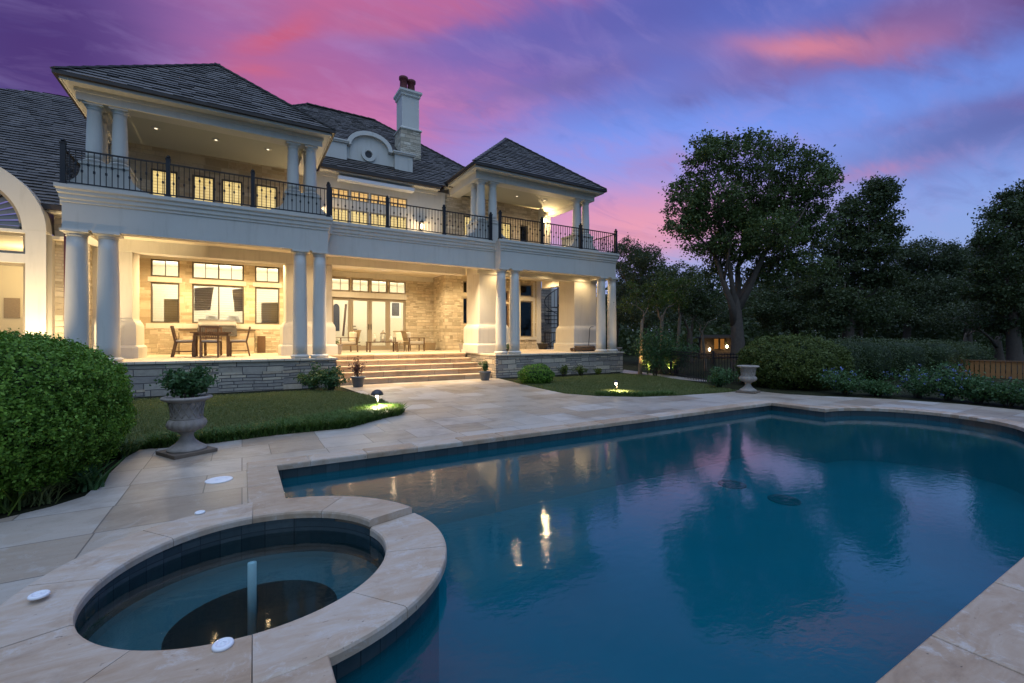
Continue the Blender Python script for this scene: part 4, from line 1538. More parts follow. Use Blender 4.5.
zb_ = zy(366, 168, YP)
zsh = zy(366, 148.5, YP); zap = zy(366, 135.5, YP)
xl, xr = xy(350, YP), xy(388.5, YP); xm = (xl + xr) / 2; ar = (xr - xl) / 2
pts = [(xl, 7.35), (xr, 7.35), (xr, zsh)] + [(xm + ar * math.cos(PI * k / 24), zsh + (zap - zsh) * math.sin(PI * k / 24)) for k in range(1, 24)] + [(xl, zsh)]
pp.yprism(pts, YP, YP + .5)
PL0, PL1 = xy(324, YP), xy(346, YP); PR0, PR1 = xy(394, YP), xy(411.5, YP)
zpt = (zy(335, 142.3, YP) + zy(402, 157, YP)) / 2
pp.box(PL0, PL1, YP - .14, YP + .7, 7.35, zpt); pp.box(PR0, PR1, YP - .14, YP + .7, 7.35, zpt)
pp.box(PL1, xl, YP + .02, YP + .45, 7.35, zpt - .02); pp.box(xr, PR0, YP + .02, YP + .45, 7.35, zpt - .02)
# copings
for a, b in ((PL0 - .05, PL1 + .05), (PR0 - .05, PR1 + .07)):
    pp.box(a, b, YP - .2, YP + .74, zpt, zpt + .05); pp.box(a - .03, b + .03, YP - .23, YP + .76, zpt + .05, zpt + .10)
for a, b in ((PL1 + .08, xl - .02), (xr + .02, PR0 - .08)):
    pp.box(a, b, YP - .05, YP + .5, zpt - .018, zpt + .07)
par = pp.build('parapet', 'trim_paint', house)
m_ = MB()
N_ = 28
for k in range(N_):
    a0, a1 = PI * k / N_, PI * (k + 1) / N_
    q = []
    for a in (a0, a1):
        for e in (-.02, .13):
            q.append((xm + (ar + e) * math.cos(a), zsh + (zap - zsh + e) * math.sin(a)))
    m_.yprism([q[0], q[1], q[3], q[2]], YP - .12, YP + .52)
m_.build('arch_moulding', 'trim_paint', par)
m_ = MB(); oc = gy(368.4, 154.8, YP)
m_.add([(oc[0] + r * math.cos(2 * PI * k / 28), y, oc[2] + r * math.sin(2 * PI * k / 28)) for r, y in ((.26, YP - .002), (.26, YP - .06), (.14, YP - .06), (.12, YP - .01)) for k in range(28)],
       [(j * 28 + k, j * 28 + (k + 1) % 28, (j + 1) * 28 + (k + 1) % 28, (j + 1) * 28 + k) for j in range(3) for k in range(28)])
oco = m_.build('oculus', 'trim_paint', par)
m_ = MB(); m_.yprism([(oc[0] + .125 * math.cos(2 * PI * k / 24), oc[2] + .125 * math.sin(2 * PI * k / 24)) for k in range(24)], YP - .012, YP - .003); m_.build('pane', 'dark_metal', oco)

# chimney
ch = MB(); cx0, cx1, cy0, cy1 = 5.62, 6.34, 18.3, 19.05
ch.box(cx0 - .06, cx1 + .06, cy0 - .06, cy1 + .06, 8.4, 9.95)
chim = ch.build('chimney', 'rough_limestone', main_roof)
ch = MB(); ch.box(cx0, cx1, cy0, cy1, 9.95, 11.45); ch.sq_lathe(cx0, cx1, cy0, cy1, [(.1, 9.951), (.1, 10.0), (.03, 10.05), (.0, 10.06)])
ch.sq_lathe(cx0, cx1, cy0, cy1, [(.0, 11.3), (.05, 11.36), (.05, 11.42), (.11, 11.5), (.11, 11.58), (.0, 11.64), (-.1, 11.68)])
ch.build('chimney', 'trim_paint', main_roof)
for dx_, dy_ in ((-.18, 0), (.18, .1)):
    ch = MB(); ch.lathe(((cx0 + cx1) / 2 + dx_, (cy0 + cy1) / 2 + dy_, 11.66), [(.18, 0), (.16, .1), (.145, .46), (.19, .50), (.19, .60), (.14, .62)], 14); ch.build('chimney_pot', 'terracotta', main_roof)

# left wing: roof, stone wall, arched bay
rr_ = (Vector((-5.65, 21.65, 9.83)) - Vector((-5.65, 15.7, 4.72)))
L_ = rr_.length; up = rr_ / L_
lw_roof = shingle_roof(((-14.0, 15.7, 4.72), (1, 0, 0), tuple(up)), [(0, 0), (11.0, 0), (11.0, L_), (8.35, L_), (1.2, L_ * .62)], course=.165, tile=.24)
lp = roof_part('broad slate roof of the left wing', [lw_roof])
# back slope so the ridge is closed
acx_ = -5.78
w_ = MB(); w_.box(xy(46.2, 15.4) - .02, -3.45, 16.0, 16.3, 0, 4.56); w_.box(-14, acx_ - 1.6, 16.0, 16.3, 0, 4.56); part_label(w_.build('wall', 'rough_limestone', house), 'rough stone wall of the left wing')
gt = MB(); gt.box(-4.32, -3.5, 15.6, 15.72, 4.60, 4.72); gt.build('gutter', 'copper_gutter', house)
gt = MB(); gt.box(-4.2, -3.5, 15.72, 16.0, 4.56, 4.6); gt.build('soffit', 'trim_paint', house)
ds = MB(); ds.tube([(xy(66.3, 15.5), 15.5, 0), (xy(66.3, 15.5), 15.5, 4.5)], .045, 10); ds.build('downspout', 'terracotta', house)
YBY = 15.4
bx1 = xy(46.2, YBY)
acx, asp = -5.78, 4.02
AO, AI = 1.66, 1.24
ops = [(acx - AI, xy(25.2, YBY), zy(15, 330, YBY) - 1.6, zy(10, 262, YBY)), (acx - AI, xy(25.2, YBY), zy(10, 253, YBY), zy(10, 231.5, YBY))]
w_ = MB()
wall_open(w_, acx - AO, bx1, 0, asp - .02, YBY, .4, ops)
# spandrel between arch window and the outer curve
N_ = 26
for k in range(N_):
    a0, a1 = PI * k / N_, PI * (k + 1) / N_
    q = [(acx + r * math.cos(a), asp + r * math.sin(a)) for a in (a0, a1) for r in (AI, AO)]
    w_.yprism([q[0], q[1], q[3], q[2]], YBY, YBY + .4)
w_.box(acx - AO, acx - AI, YBY, YBY + .4, asp - .02, asp - .001); w_.box(acx + AI, acx + AO, YBY + .001, YBY + .4, asp - .019, asp - .001)
w_.box(xy(25.2, YBY) + .1, bx1 + .0, YBY + .401, 15.999, 0, asp - .05)
part_label(w_.build('wall', 'stucco', house), 'smooth stucco bay with an arched top')
# barrel roof behind the arch
br = MB(); br.add([(acx + AO * math.cos(PI * k / 26), y, asp + AO * math.sin(PI * k / 26) - .01) for y in (YBY + .4, 19.5) for k in range(27)], [(k, k + 1, k + 28, k + 27) for k in range(26)])
part_label(br.build('roof', 'slate', house), 'barrel roof over the arched bay')
fr_ = MB()
for k in range(N_):
    a0, a1 = PI * k / N_, PI * (k + 1) / N_
    q = [(acx + r * math.cos(a), asp + r * math.sin(a)) for a in (a0, a1) for r in (AI - .07, AI)]
    fr_.yprism([q[0], q[1], q[3], q[2]], YBY + .1, YBY + .2)
fr_.box(acx - AI, acx + AI, YBY + .1, YBY + .2, asp - .0, asp + .07)
aw_ = fr_.build('window', 'taupe_frame', house); aw_['label'] = 'half round fan window'
sb = MB()
for k in range(22):
    a0, a1 = PI * k / 22 + .01, PI * (k + 1) / 22 - .01
    sb.add([(acx + .15 * math.cos(a0), YBY + .21, asp + .09 + .15 * math.sin(a0)), (acx + 1.15 * math.cos(a0), YBY + .21, asp + .09 + 1.12 * math.sin(a0)),
            (acx + 1.15 * math.cos(a1), YBY + .25, asp + .09 + 1.12 * math.sin(a1)), (acx + .15 * math.cos(a1), YBY + .25, asp + .09 + .15 * math.sin(a1))], [(0, 1, 2, 3)])
sb.build('shutter', 'steel', aw_)
for k, o in enumerate(ops):
    window(*o, YBY, 1, fw=.07, frame='taupe_frame', inset=.12)
rm = MB(); rm.box(acx - 1.6, -3.6, 19.4, 19.5, 0, 3.98); rm.box(acx - 1.6, -3.6, YBY + .5, 19.4, -.05, .4); rm.box(acx - 1.6, -3.6, YBY + .41, 19.4, 3.9, 3.98); rm.box(-3.7, -3.6, 16.31, 19.4, .4, 3.9)
rm.build('room', 'interior_wall', house)
pc = MB(); xa, xb = gy(4, 300, 19.38)[0], gy(20, 300, 19.38)[0]
pc.box(xa, xb, 19.36, 19.399, zy(10, 318, 19.38), zy(10, 298, 19.38)); pc.build('picture', 'wicker', house)
lamp('POINT', (acx + .8, 17.6, 3.2), 110, WARM, house, .15)

# ---------------- lamps of the house
for k, (x, y, tx, ty, e, lb) in enumerate(((-4.85, 13.1, -4.9, 15.4, 800, 'farther from the columns'), (-3.95, 14.6, -3.9, 16.0, 420, 'beside the columns'))):
    fl = empty('spot_light_fixture', (x, y, 0), 'small ground spotlight shining up the arched bay, ' + lb, 'light', 'ground spotlights')
    m_ = MB(); m_.bar((x, y, 0), (x, y, .12), .02); m_.tube([(x, y, .12), (x, y + .05, .2)], [.035, .05], 12); m_.build('housing', 'dark_metal', fl)
    lamp('SPOT', (x, y + .06, .24), e, (1.0, .74, .40), fl, .04, R(100), (tx, ty, 3.2), .9)

def downlight(x, y, z, e, col=WARM, out=0.0, lens='downlight_glow'):
    m_ = MB(); m_.lathe((x, y, z - .012), [(.095, 0), (.095, .011)], 18)
    f = m_.build('downlight', 'trim_paint', house)
    m_ = MB(); m_.lathe((x, y, z - .02), [(.034, 0), (.034, .007)], 16); m_.build('lens', lens, f)
    if e:
        lamp('SPOT', (x, y, z - .05), e, col, f, .05, R(150), (x, y - out, 0), .7)


for x, y in ((-2.4, 15.2), (.4, 15.2), (1.9, 15.2), (8.4, 14.8), (10.5, 14.7), (12.4, 14.8)):
    downlight(x, y, 4.12, 62)
for x, y in ((3.3, 14.72), (5.0, 14.72), (6.7, 14.72)):
    downlight(x, y, 4.12, 560, WARM3, out=1.6)
for x, y in ((-2.2, 18.4), (-.4, 18.4), (1.3, 18.4), (-1.4, 17.4), (.7, 17.4)):
    downlight(x, y, 4.36, 300)
for x, y in ((3.9, 19.8), (5.2, 18.0), (6.4, 19.6), (7.1, 18.7), (4.2, 17.6), (7.2, 17.8)):
    downlight(x, y, 4.36, 190, WARM3)
for x, y in ((9.2, 18.6), (11.0, 18.6), (12.3, 17.9), (10.0, 16.8), (12.2, 17.2)):
    downlight(x, y, 4.36, 140)
for px, py in ((156, 128), (216, 139.5), (268, 149)):
    p = gd(px, py, (6.99 - CH) / ((CY - py) / CF)); downlight(p[0], p[1], 6.99, 6, lens='downlight_dim')
for px, py in ((517, 196), (545, 200)):
    p = gd(px, py, (7.14 - CH) / ((CY - py) / CF)); downlight(p[0], p[1], 7.14, 40, lens='downlight_dim')


def lantern(x, y, z, e, d=(0, -1)):
    m_ = MB(); m_.box(x - .06, x + .06, y - .02, y, z - .12, z + .16)
    bx, by = x + d[0] * .16, y + d[1] * .16
    m_.bar((x, y - .01, z + .13), (bx, by, z + .2), .03)
    m_.lathe((bx, by, z + .12), [(.11, 0), (.06, .06), (.015, .09), (.01, .14)], 8)
    m_.lathe((bx, by, z - .16), [(.02, 0), (.07, .03), (.075, .045)], 8)
    for k in range(4):
        a = PI / 4 + PI / 2 * k; m_.bar((bx + .07 * math.cos(a), by + .07 * math.sin(a), z - .12), (bx + .1 * math.cos(a), by + .1 * math.sin(a), z + .12), .014)
    l_ = m_.build('wall_lantern', 'dark_metal', house)
    m_ = MB(); m_.lathe((bx, by, z - .1), [(.03, 0), (.045, .05), (.04, .14), (.01, .18)], 10); m_.build('bulb', 'lamp_glow', l_)
    lamp('POINT', (bx, by - .14, z), e, WARM, l_, .05)


pl = gy(422, 226, YU - .2); lantern(pl[0], YU - .02, pl[2], 26)
lantern(2.24, YU - .02, 5.7, 30)
pl = gy(549, 221, YU + .2); lantern(11.78, YU + .395, pl[2], 75)

# ------------------------------------------------------------------ plants
def ell_points(c, r, n, p=2.0, shell=(.86, 1.02), zmin=None, bump=.06, freq=3.0):
    """points near the surface of a (super)ellipsoid with a lumpy skin, plus outward normals"""
    d = unit(rng.normal(size=(n, 3)))
    k = (np.abs(d) ** p).sum(1) ** (-1.0 / p)
    q = d * k[:, None]
    ph = rng.uniform(0, 6, 6)
    w = np.sin(q[:, 0] * freq * 2.1 + ph[0]) * np.sin(q[:, 1] * freq * 1.9 + ph[1]) + .7 * np.sin(q[:, 2] * freq * 3.3 + ph[2] + q[:, 0] * 5) + .5 * np.sin(q[:, 1] * freq * 5 + ph[3]) * np.sin(q[:, 2] * freq * 6 + ph[4])
    s = rng.uniform(shell[0], shell[1], n) * (1 + bump * w)
    P = np.array(c) + q * np.array(r) * s[:, None]
    N = unit(np.sign(q) * np.abs(q) ** (p - 1) / np.array(r))
    if zmin is not None:
        m = P[:, 2] > zmin
        P, N = P[m], N[m]
    return P, N


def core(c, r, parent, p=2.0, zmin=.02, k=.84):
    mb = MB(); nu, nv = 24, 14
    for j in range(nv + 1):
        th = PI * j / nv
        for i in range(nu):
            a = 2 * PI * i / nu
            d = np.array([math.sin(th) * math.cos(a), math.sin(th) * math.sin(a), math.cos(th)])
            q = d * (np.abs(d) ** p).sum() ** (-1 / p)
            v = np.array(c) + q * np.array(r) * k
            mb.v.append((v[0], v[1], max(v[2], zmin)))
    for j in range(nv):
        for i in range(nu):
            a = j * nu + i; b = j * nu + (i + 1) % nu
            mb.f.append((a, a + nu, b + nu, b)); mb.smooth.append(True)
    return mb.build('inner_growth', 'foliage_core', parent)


def clipped_bush(name, c, r, n, leaf, mat, label, cat, group=None, p=2.6, bump=.03, stems=True, ground=0.0, clump=0):
    t = empty(name, (c[0], c[1], ground), label, cat, group)
    if clump:
        cc, cn = ell_points(c, r, n // clump, p, (.90, 1.02), ground + .03, bump)
        k_ = rng.integers(clump // 2, clump * 2, len(cc))
        P = np.repeat(cc, k_, 0) + rng.normal(size=(k_.sum(), 3)) * leaf * .7
        N = np.repeat(cn, k_, 0)
        q_, qn = ell_points(c, r, n // 3, p, (.78, .93), ground + .03, bump)
        P = np.concatenate([P, q_]); N = np.concatenate([N, qn])
    else:
        P, N = ell_points(c, r, n, p, (.80, 1.03), ground + .03, bump)
    V = leaves_at(P, leaf, N, spread=.9)
    quads_mesh('foliage', V, mat, t)
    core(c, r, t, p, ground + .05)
    if stems:
        m_ = MB()
        for k in range(5):
            a = 2 * PI * k / 5 + .4
            m_.tube([(c[0] + .12 * math.cos(a), c[1] + .12 * math.sin(a), ground), (c[0] + r[0] * .45 * math.cos(a), c[1] + r[1] * .45 * math.sin(a), c[2])], [.022, .012], 6)
        m_.build('stem', 'bark', t)
    return t


def loose_shrub(name, base, w, h, n, leaf, mat, label, cat, group=None, flower=None, nf=0):
    """stems fanning from the base with leaf clumps along them"""
    t = empty(name, base, label, cat, group)
    m_ = MB(); pts = []; b = np.array(base)
    ns = 16
    for k in range(ns):
        a = rng.uniform(0, 2 * PI); rr = math.sqrt(rng.uniform(.02, 1)) * w / 2
        top = b + np.array([rr * math.cos(a), rr * math.sin(a), h * (1 - .45 * (rr / (w / 2)) ** 2) * rng.uniform(.8, 1.05)])
        mid = b * .5 + top * .5 + np.array([0, 0, h * .10]) - np.array([math.cos(a), math.sin(a), 0]) * rr * .18
        bb = b + np.array([math.cos(a), math.sin(a), 0]) * .06
        m_.tube([bb, mid, top], [.012, .008, .004], 5)
        for q in range(n // ns):
            f = rng.uniform(.25, 1.05)
            c = (bb * (1 - f) ** 2 + 2 * mid * f * (1 - f) + top * f * f)
            pts.append(c + rng.normal(size=3) * np.array([w * .085, w * .085, h * .07]))
    P = np.array(pts); P = P[P[:, 2] > base[2] + .02]
    m_.build('stem', 'bark', t)
    quads_mesh('foliage', leaves_at(P, leaf, unit(P - b - np.array([0, 0, h * .3])) * .6, 1.0), mat, t)
    if flower:
        F = P[rng.integers(0, len(P), nf)] + rng.normal(size=(nf, 3)) * .03
        F[:, 2] += .05
        F = np.repeat(F, 7, 0) + rng.normal(size=(nf * 7, 3)) * .022
        quads_mesh('blossom', leaves_at(F, .032, None, aspect=.8), flower, t)
    return t


def blades(P, h, w, lean=.5, hj=.4):
    n = len(P)
    a = rng.uniform(0, 2 * PI, n)
    d = np.stack([np.cos(a), np.sin(a), np.zeros(n)], 1); s = np.stack([-np.sin(a), np.cos(a), np.zeros(n)], 1)
    hh = h * (1 + hj * rng.uniform(-1, 1, (n, 1)))
    ln = lean * rng.uniform(.1, 1, (n, 1)) * hh
    up = np.array([[0, 0, 1.0]])
    b0 = P - s * w / 2; b1 = P + s * w / 2
    mid = P + up * hh * .6 + d * ln * .35
    tip = P + up * hh * .95 + d * ln
    V = np.stack([b0, b1, mid + s * w * .4, mid - s * w * .4], 1)
    V2 = np.stack([mid - s * w * .4, mid + s * w * .4, tip + s * w * .1, tip - s * w * .1], 1)
    return np.concatenate([V, V2], 0)


def in_poly(P, poly):
    x, y = P[:, 0], P[:, 1]; ins = np.zeros(len(P), bool); n_ = len(poly)
    for i in range(n_):
        x0, y0 = poly[i][:2]; x1, y1 = poly[(i + 1) % n_][:2]
        c = ((y0 > y) != (y1 > y)) & (x < (x1 - x0) * (y - y0) / (y1 - y0 + 1e-12) + x0)
        ins ^= c
    return ins


def scatter_poly(poly, n):
    p = np.array([q[:2] for q in poly]); lo = p.min(0); hi = p.max(0)
    P = rng.uniform(lo, hi, (n, 2)); P = P[in_poly(P, poly)]
    return np.concatenate([P, np.zeros((len(P), 1))], 1)


# lawns
simple('turf', (.06, .085, .022), .95, var=.35, scale=8, bump=.5, spec=.1)
LAWN_L = edgeLawn[:-1] + [edgeLawn[-1], (2.35, 12.2), (1.9, 13.1), (-3.9, 13.2), (-3.9, 8.6), (-1.6, 7.6)]
LAWN_R = edgeRL + [(12.0, 8.9), (13.0, 11.6), (12.8, 13.0), (8.4, 13.0), (7.5, 12.6)]
for poly, lbl in ((LAWN_L, 'l'), (LAWN_R, 'r')):
    m_ = MB(); m_.poly(poly, -.004); structure(m_.build('lawn', 'turf'))
    P = scatter_poly(poly, 90000 if lbl == 'l' else 90000)
    quads_mesh_o = quads_mesh('grass', blades(P, .038, .010, .8), 'grass_blade')
    stuff(quads_mesh_o, 'short clipped grass of the lawn beside the left terrace wall' if lbl == 'l' else 'short clipped grass of the lawn before the right terrace wall', 'grass')


def along(poly, n, depth, shift=0.0):
    p = np.array([q[:2] for q in poly]); seg = np.linalg.norm(np.diff(p, axis=0), axis=1); cs = np.concatenate([[0], np.cumsum(seg)])
    u = rng.uniform(0, cs[-1], n); i = np.clip(np.searchsorted(cs, u) - 1, 0, len(seg) - 1)
    f = (u - cs[i]) / seg[i]
    q = p[i] * (1 - f[:, None]) + p[i + 1] * f[:, None]
    t = (p[i + 1] - p[i]) / seg[i][:, None]; nn_ = np.stack([-t[:, 1], t[:, 0]], 1)
    q = q + nn_ * (shift + rng.uniform(0, 1, (n, 1)) * depth)
    return np.concatenate([q, np.zeros((n, 1))], 1)


B = np.concatenate([along(edgeL[-2:] + edgeLawn[:8], 11000, .42, .02), along(edgeLawn[2:8], 7000, .85, .02)])
tuft = rng.normal(size=B.shape) * np.array([.02, .02, 0])
stuff(quads_mesh('border_grass', blades(B + tuft, .115, .017, 1.5), 'border_blade'), 'thick dark green border grass along the deck edge of the left lawn', 'border grass')
B = along(edgeRL[3:5] + edgeRL[5:6], 2200, .30, .02)
stuff(quads_mesh('border_grass', blades(B, .09, .012, 1.3), 'border_blade'), 'low border grass along the deck edge of the right lawn', 'border grass')

# strappy plants in the bed under the big round bush
for px, py, n_, h, w_, mat, lb in ((5, 512, 40, .36, .016, 'bright_leaf', 'tall pale strappy tuft at the left edge under the big round bush'),
                                    (40, 503, 110, .15, .012, 'grass_blade', 'low pale grassy tuft in the bed at the deck edge'),
                                    (86, 489, 120, .17, .028, 'shrub_leaf', 'broad leaved green plant under the big round bush beside the deck')):
    c = np.array(gz(px, py))
    P = c + rng.normal(size=(n_, 3)) * np.array([.05, .05, 0])
    o = quads_mesh('bed_plant', blades(P, h, w_, 1.5), mat); tag(o, lb, 'plant', 'plants in the bed by the deck')

# big clipped bush at the left, ball by the right urn
BUSH_C, BUSH_R = (-2.52, 6.25, .66), (1.47, 1.45, .80)
clipped_bush('boxwood_bush', BUSH_C, BUSH_R, 175000, .030, 'boxwood_leaf', 'big clipped round green bush at the left edge of the deck', 'bush', p=2.5, bump=.022, clump=16)
bc = gd(791, 338, 13.3)
clipped_bush('boxwood_bush', (bc[0], bc[1], .62), (1.34, 1.34, .82), 34000, .055, 'olive_leaf', 'clipped olive green ball bush behind the right stone urn', 'bush', p=2.4, bump=.03, clump=12)


# ------------------------------------------------------------------ urns and pots
def urn(loc, label, rot=0.0):
    t = empty('stone_urn', loc, label, 'urn', 'stone urns on the pool deck')
    x, y, z = loc
    m_ = MB(); m_.obox((x, y, z + .022), (math.cos(rot), math.sin(rot)), .235, .235, .022); m_.build('plinth', 'brown_stone', t, bevel=.006)
    m_ = MB(); m_.lathe((x, y, z + .044), [(.205, 0), (.205, .02), (.19, .035), (.13, .075), (.085, .12), (.068, .165), (.072, .20), (.095, .212), (.095, .225)], 32); m_.build('foot', 'concrete', t)
    m_ = MB(); m_.lathe((x, y, z + .268), [(.09, 0), (.15, .02), (.19, .055), (.205, .095), (.19, .135), (.165, .155)], 96, flute=lambda a, j: (.06 * abs(math.sin(a * 8)) - .03) if 0 < j < 5 else 0); m_.build('bowl', 'concrete', t)
    m_ = MB(); m_.lathe((x, y, z + .420), [(.165, 0), (.172, .012), (.158, .025), (.156, .09), (.163, .15), (.180, .20), (.190, .215)], 40)
    # raised lattice
    for s in (-1, 1):
        for k in range(14):
            a0 = 2 * PI * k / 14
            m_.tube([(x + (.160 + .022 * (q / 6) ** 2) * math.cos(a0 + s * q / 6 * .55), y + (.160 + .022 * (q / 6) ** 2) * math.sin(a0 + s * q / 6 * .55), z + .445 + .175 * q / 6) for q in range(7)], .0085, 5)
    m_.build('neck', 'concrete', t)
    m_ = MB(); m_.lathe((x, y, z + .630), [(.19, 0), (.235, .02), (.262, .035), (.265, .05), (.25, .062), (.225, .065), (.21, .05), (.20, .02), (.19, .015)], 40, flute=None); m_.build('rim', 'concrete', t)
    return t


ul = gz(187, 453); u = urn(ul, 'carved stone urn planted with a leafy shrub beside the big round bush', .5)
loose_shrub('urn_shrub', (ul[0], ul[1], .65), .50, .42, 2400, .05, 'shrub_leaf', 'bushy green shrub growing out of the stone urn near the camera', 'shrub')
ur = gz(748, 392.5); u = urn(ur, 'carved stone urn standing before the olive ball bush across the pool', .3)


def pot(loc, r, h, mat, label, square=False, leaf='shrub_leaf', ph=.35, pw=.4, n=500, ls=.05, grp='planted pots around the steps'):
    t = empty('potted_plant', loc, label, 'potted plant', grp)
    m_ = MB()
    if square:
        m_.sq_lathe(loc[0] - r * .8, loc[0] + r * .8, loc[1] - r * .8, loc[1] + r * .8, [(0, loc[2]), (r * .16, loc[2] + h * .86), (r * .22, loc[2] + h * .87), (r * .22, loc[2] + h), (r * .05, loc[2] + h), (r * .05, loc[2] + h - .03)])
    else:
        m_.lathe(loc, [(r * .66, 0), (r * .74, .03), (r * .98, h * .84), (r * 1.08, h * .86), (r * 1.08, h), (r * .95, h), (r * .93, h - .03)], 24)
    m_.build('pot', mat, t)
    b = np.array([loc[0], loc[1], loc[2] + h - .02]); pts = []
    m_ = MB()
    for k in range(14):
        a = rng.uniform(0, 2 * PI); rr = rng.uniform(0, pw / 2)
        tp = b + np.array([rr * math.cos(a), rr * math.sin(a), ph * rng.uniform(.6, 1.05)])
        m_.tube([b, tp], [.008, .004], 5)
        for q in range(n // 14):
            pts.append(b + (tp - b) * rng.uniform(.25, 1.05) + rng.normal(size=3) * .035)
    m_.build('stem', 'bark', t)
    quads_mesh('foliage', leaves_at(np.array(pts), ls), leaf, t)
    return t


pot(gz(358, 386.8), .19, .30, 'glazed_pot', 'blue grey pot of red leaved branches at the left foot of the steps', leaf='red_leaf', ph=.52, pw=.55, n=300, ls=.06)
pot(gz(485, 380.3), .19, .30, 'glazed_pot', 'blue grey pot of green leaves at the right foot of the steps', ph=.34, pw=.5, n=420, ls=.065)
pp_ = gy(335.5, 353, 16.45); pot((pp_[0], 16.45, TER + .003), .20, .36, 'concrete', 'square stone planter with a low plant at the left top of the steps', True, ph=.14, pw=.3, n=240, ls=.04)
pp_ = gy(464.5, 353, 16.55); pot((pp_[0], 16.55, TER + .003), .17, .34, 'concrete', 'square stone planter with a tiny plant at the right top of the steps', True, ph=.10, pw=.2, n=120, ls=.035)
pp_ = gy(508, 352, 15.0); pot((pp_[0], 15.0, TER + .003), .12, .16, 'dark_metal', 'small potted plant between the columns of the right loggia', ph=.2, pw=.26, n=200, ls=.045)
pp_ = gy(543, 352, 18.9); pot((pp_[0], 18.9, TER + .003), .30, .30, 'dark_metal', 'wide black bowl planter on the right loggia floor', ph=.04, pw=.4, n=60, ls=.03)

# shrubs at the foot of the terrace walls
s0 = gz(312, 390.5); loose_shrub('garden_shrub', (s0[0], s0[1], 0), .75, .68, 1500, .07, 'shrub_leaf', 'dark leafy shrub at the corner of the terrace wall, farther from the steps', 'shrub', 'shrubs along the terrace walls')
s0 = gz(331, 391); loose_shrub('garden_shrub', (s0[0], s0[1], 0), .75, .60, 1500, .07, 'shrub_leaf', 'dark leafy shrub at the corner of the terrace wall, next to the steps', 'shrub', 'shrubs along the terrace walls')
s0 = gz(536, 383.5); clipped_bush('garden_shrub', (s0[0], s0[1], .26), (.58, .5, .34), 5000, .05, 'boxwood_leaf', 'rounded green bush on the lawn before the right terrace wall', 'shrub', 'shrubs along the terrace walls', p=2.0, bump=.05)
for px, py, w_, h, lb in ((564, 376, .45, .42, 'small yellow green plant at the right terrace wall, nearer the rounded bush'), (581, 375.5, .7, .40, 'wider yellow green plant at the right terrace wall, in the middle of the wall'), (598, 375, .4, .26, 'lowest yellow green plant at the right terrace wall')):
    s0 = gz(px, py); loose_shrub('garden_plant', (s0[0], s0[1], 0), w_, h, 420, .06, 'bright_leaf', lb, 'plant', 'small plants along the right terrace wall')


# ------------------------------------------------------------------ path lights
def path_light(loc, h, r, label, cone=False, e=12):
    t = empty('path_light', loc, label, 'path light', 'path lights by the deck')
    x, y, z = loc
    m_ = MB(); m_.lathe(loc, [(.018, 0), (.018, h - .12), (.022, h - .115)], 12); m_.build('stem', 'dark_metal' if not cone else 'copper_gutter', t)
    m_ = MB(); m_.lathe((x, y, z + h - .115), [(.018, .02), (.024, .03), (.026, .075), (.02, .085)], 14); m_.build('lens', 'path_glow', t)
    m_ = MB()
    if cone:
        m_.lathe((x, y, z + h - .03), [(r, 0), (r * .5, .03), (r * .2, .05), (.01, .06)], 20)
    else:
        m_.lathe((x, y, z + h - .04), [(r, 0), (r * .98, .02), (r * .8, .06), (r * .45, .09), (.01, .10)], 24)
    m_.build('cap', 'dark_metal', t)
    lamp('SPOT', (x + .025, y - .025, z + h - .118), e, (1.0, .84, .56), t, .02, R(160), (x + .025, y - .025, z), .4)
    return t


lp = gz(377, 413); path_light((lp[0], lp[1], 0), .38, .115, 'black mushroom path light glowing in the left border grass', e=150)
lp = gz(616, 392.5); path_light((lp[0], lp[1], 0), .29, .085, 'small cone path light glowing at the edge of the right lawn', True, e=90)

# ------------------------------------------------------------------ furniture on the terraces
def chair(loc, rot, label, mat='teak'):
    t = empty('dining_chair', loc, label, 'chair', 'dining chairs on the left terrace'); t.rotation_euler.z = rot
    def bld(mb, nm, mt):
        o = mb.build(nm, mt, origin=(0, 0, 0)); o.location = (0, 0, 0); o.parent = t
    m_ = MB(); m_.box(-.23, .23, -.23, .22, .42, .46); bld(m_, 'seat', mat)
    m_ = MB(); m_.box(-.21, .21, -.22, .19, .461, .51); bld(m_, 'cushion', 'cushion')
    for sx in (-1, 1):
        m_ = MB(); m_.bar((sx * .21, -.21, 0), (sx * .21, -.21, .42), .045); bld(m_, 'leg', mat)
        m_ = MB(); m_.bar((sx * .21, .30, 0), (sx * .21, .21, .45), .045); m_.bar((sx * .21, .21, .44), (sx * .21, .31, .92), .045); bld(m_, 'leg', mat)
        m_ = MB(); m_.bar((sx * .21, -.2, .16), (sx * .21, .26, .16), .025); bld(m_, 'stretcher', mat)
    m_ = MB()
    m_.bar((-.21, .305, .89), (.21, .305, .89), .05, .06)
    m_.bar((-.21, .235, .56), (.21, .235, .56), .03, .04)
    for k in range(7):
        xx = -.15 + .05 * k; m_.bar((xx, .235, .56), (xx, .305, .88), .03, .012)
    bld(m_, 'backrest', mat)
    return t


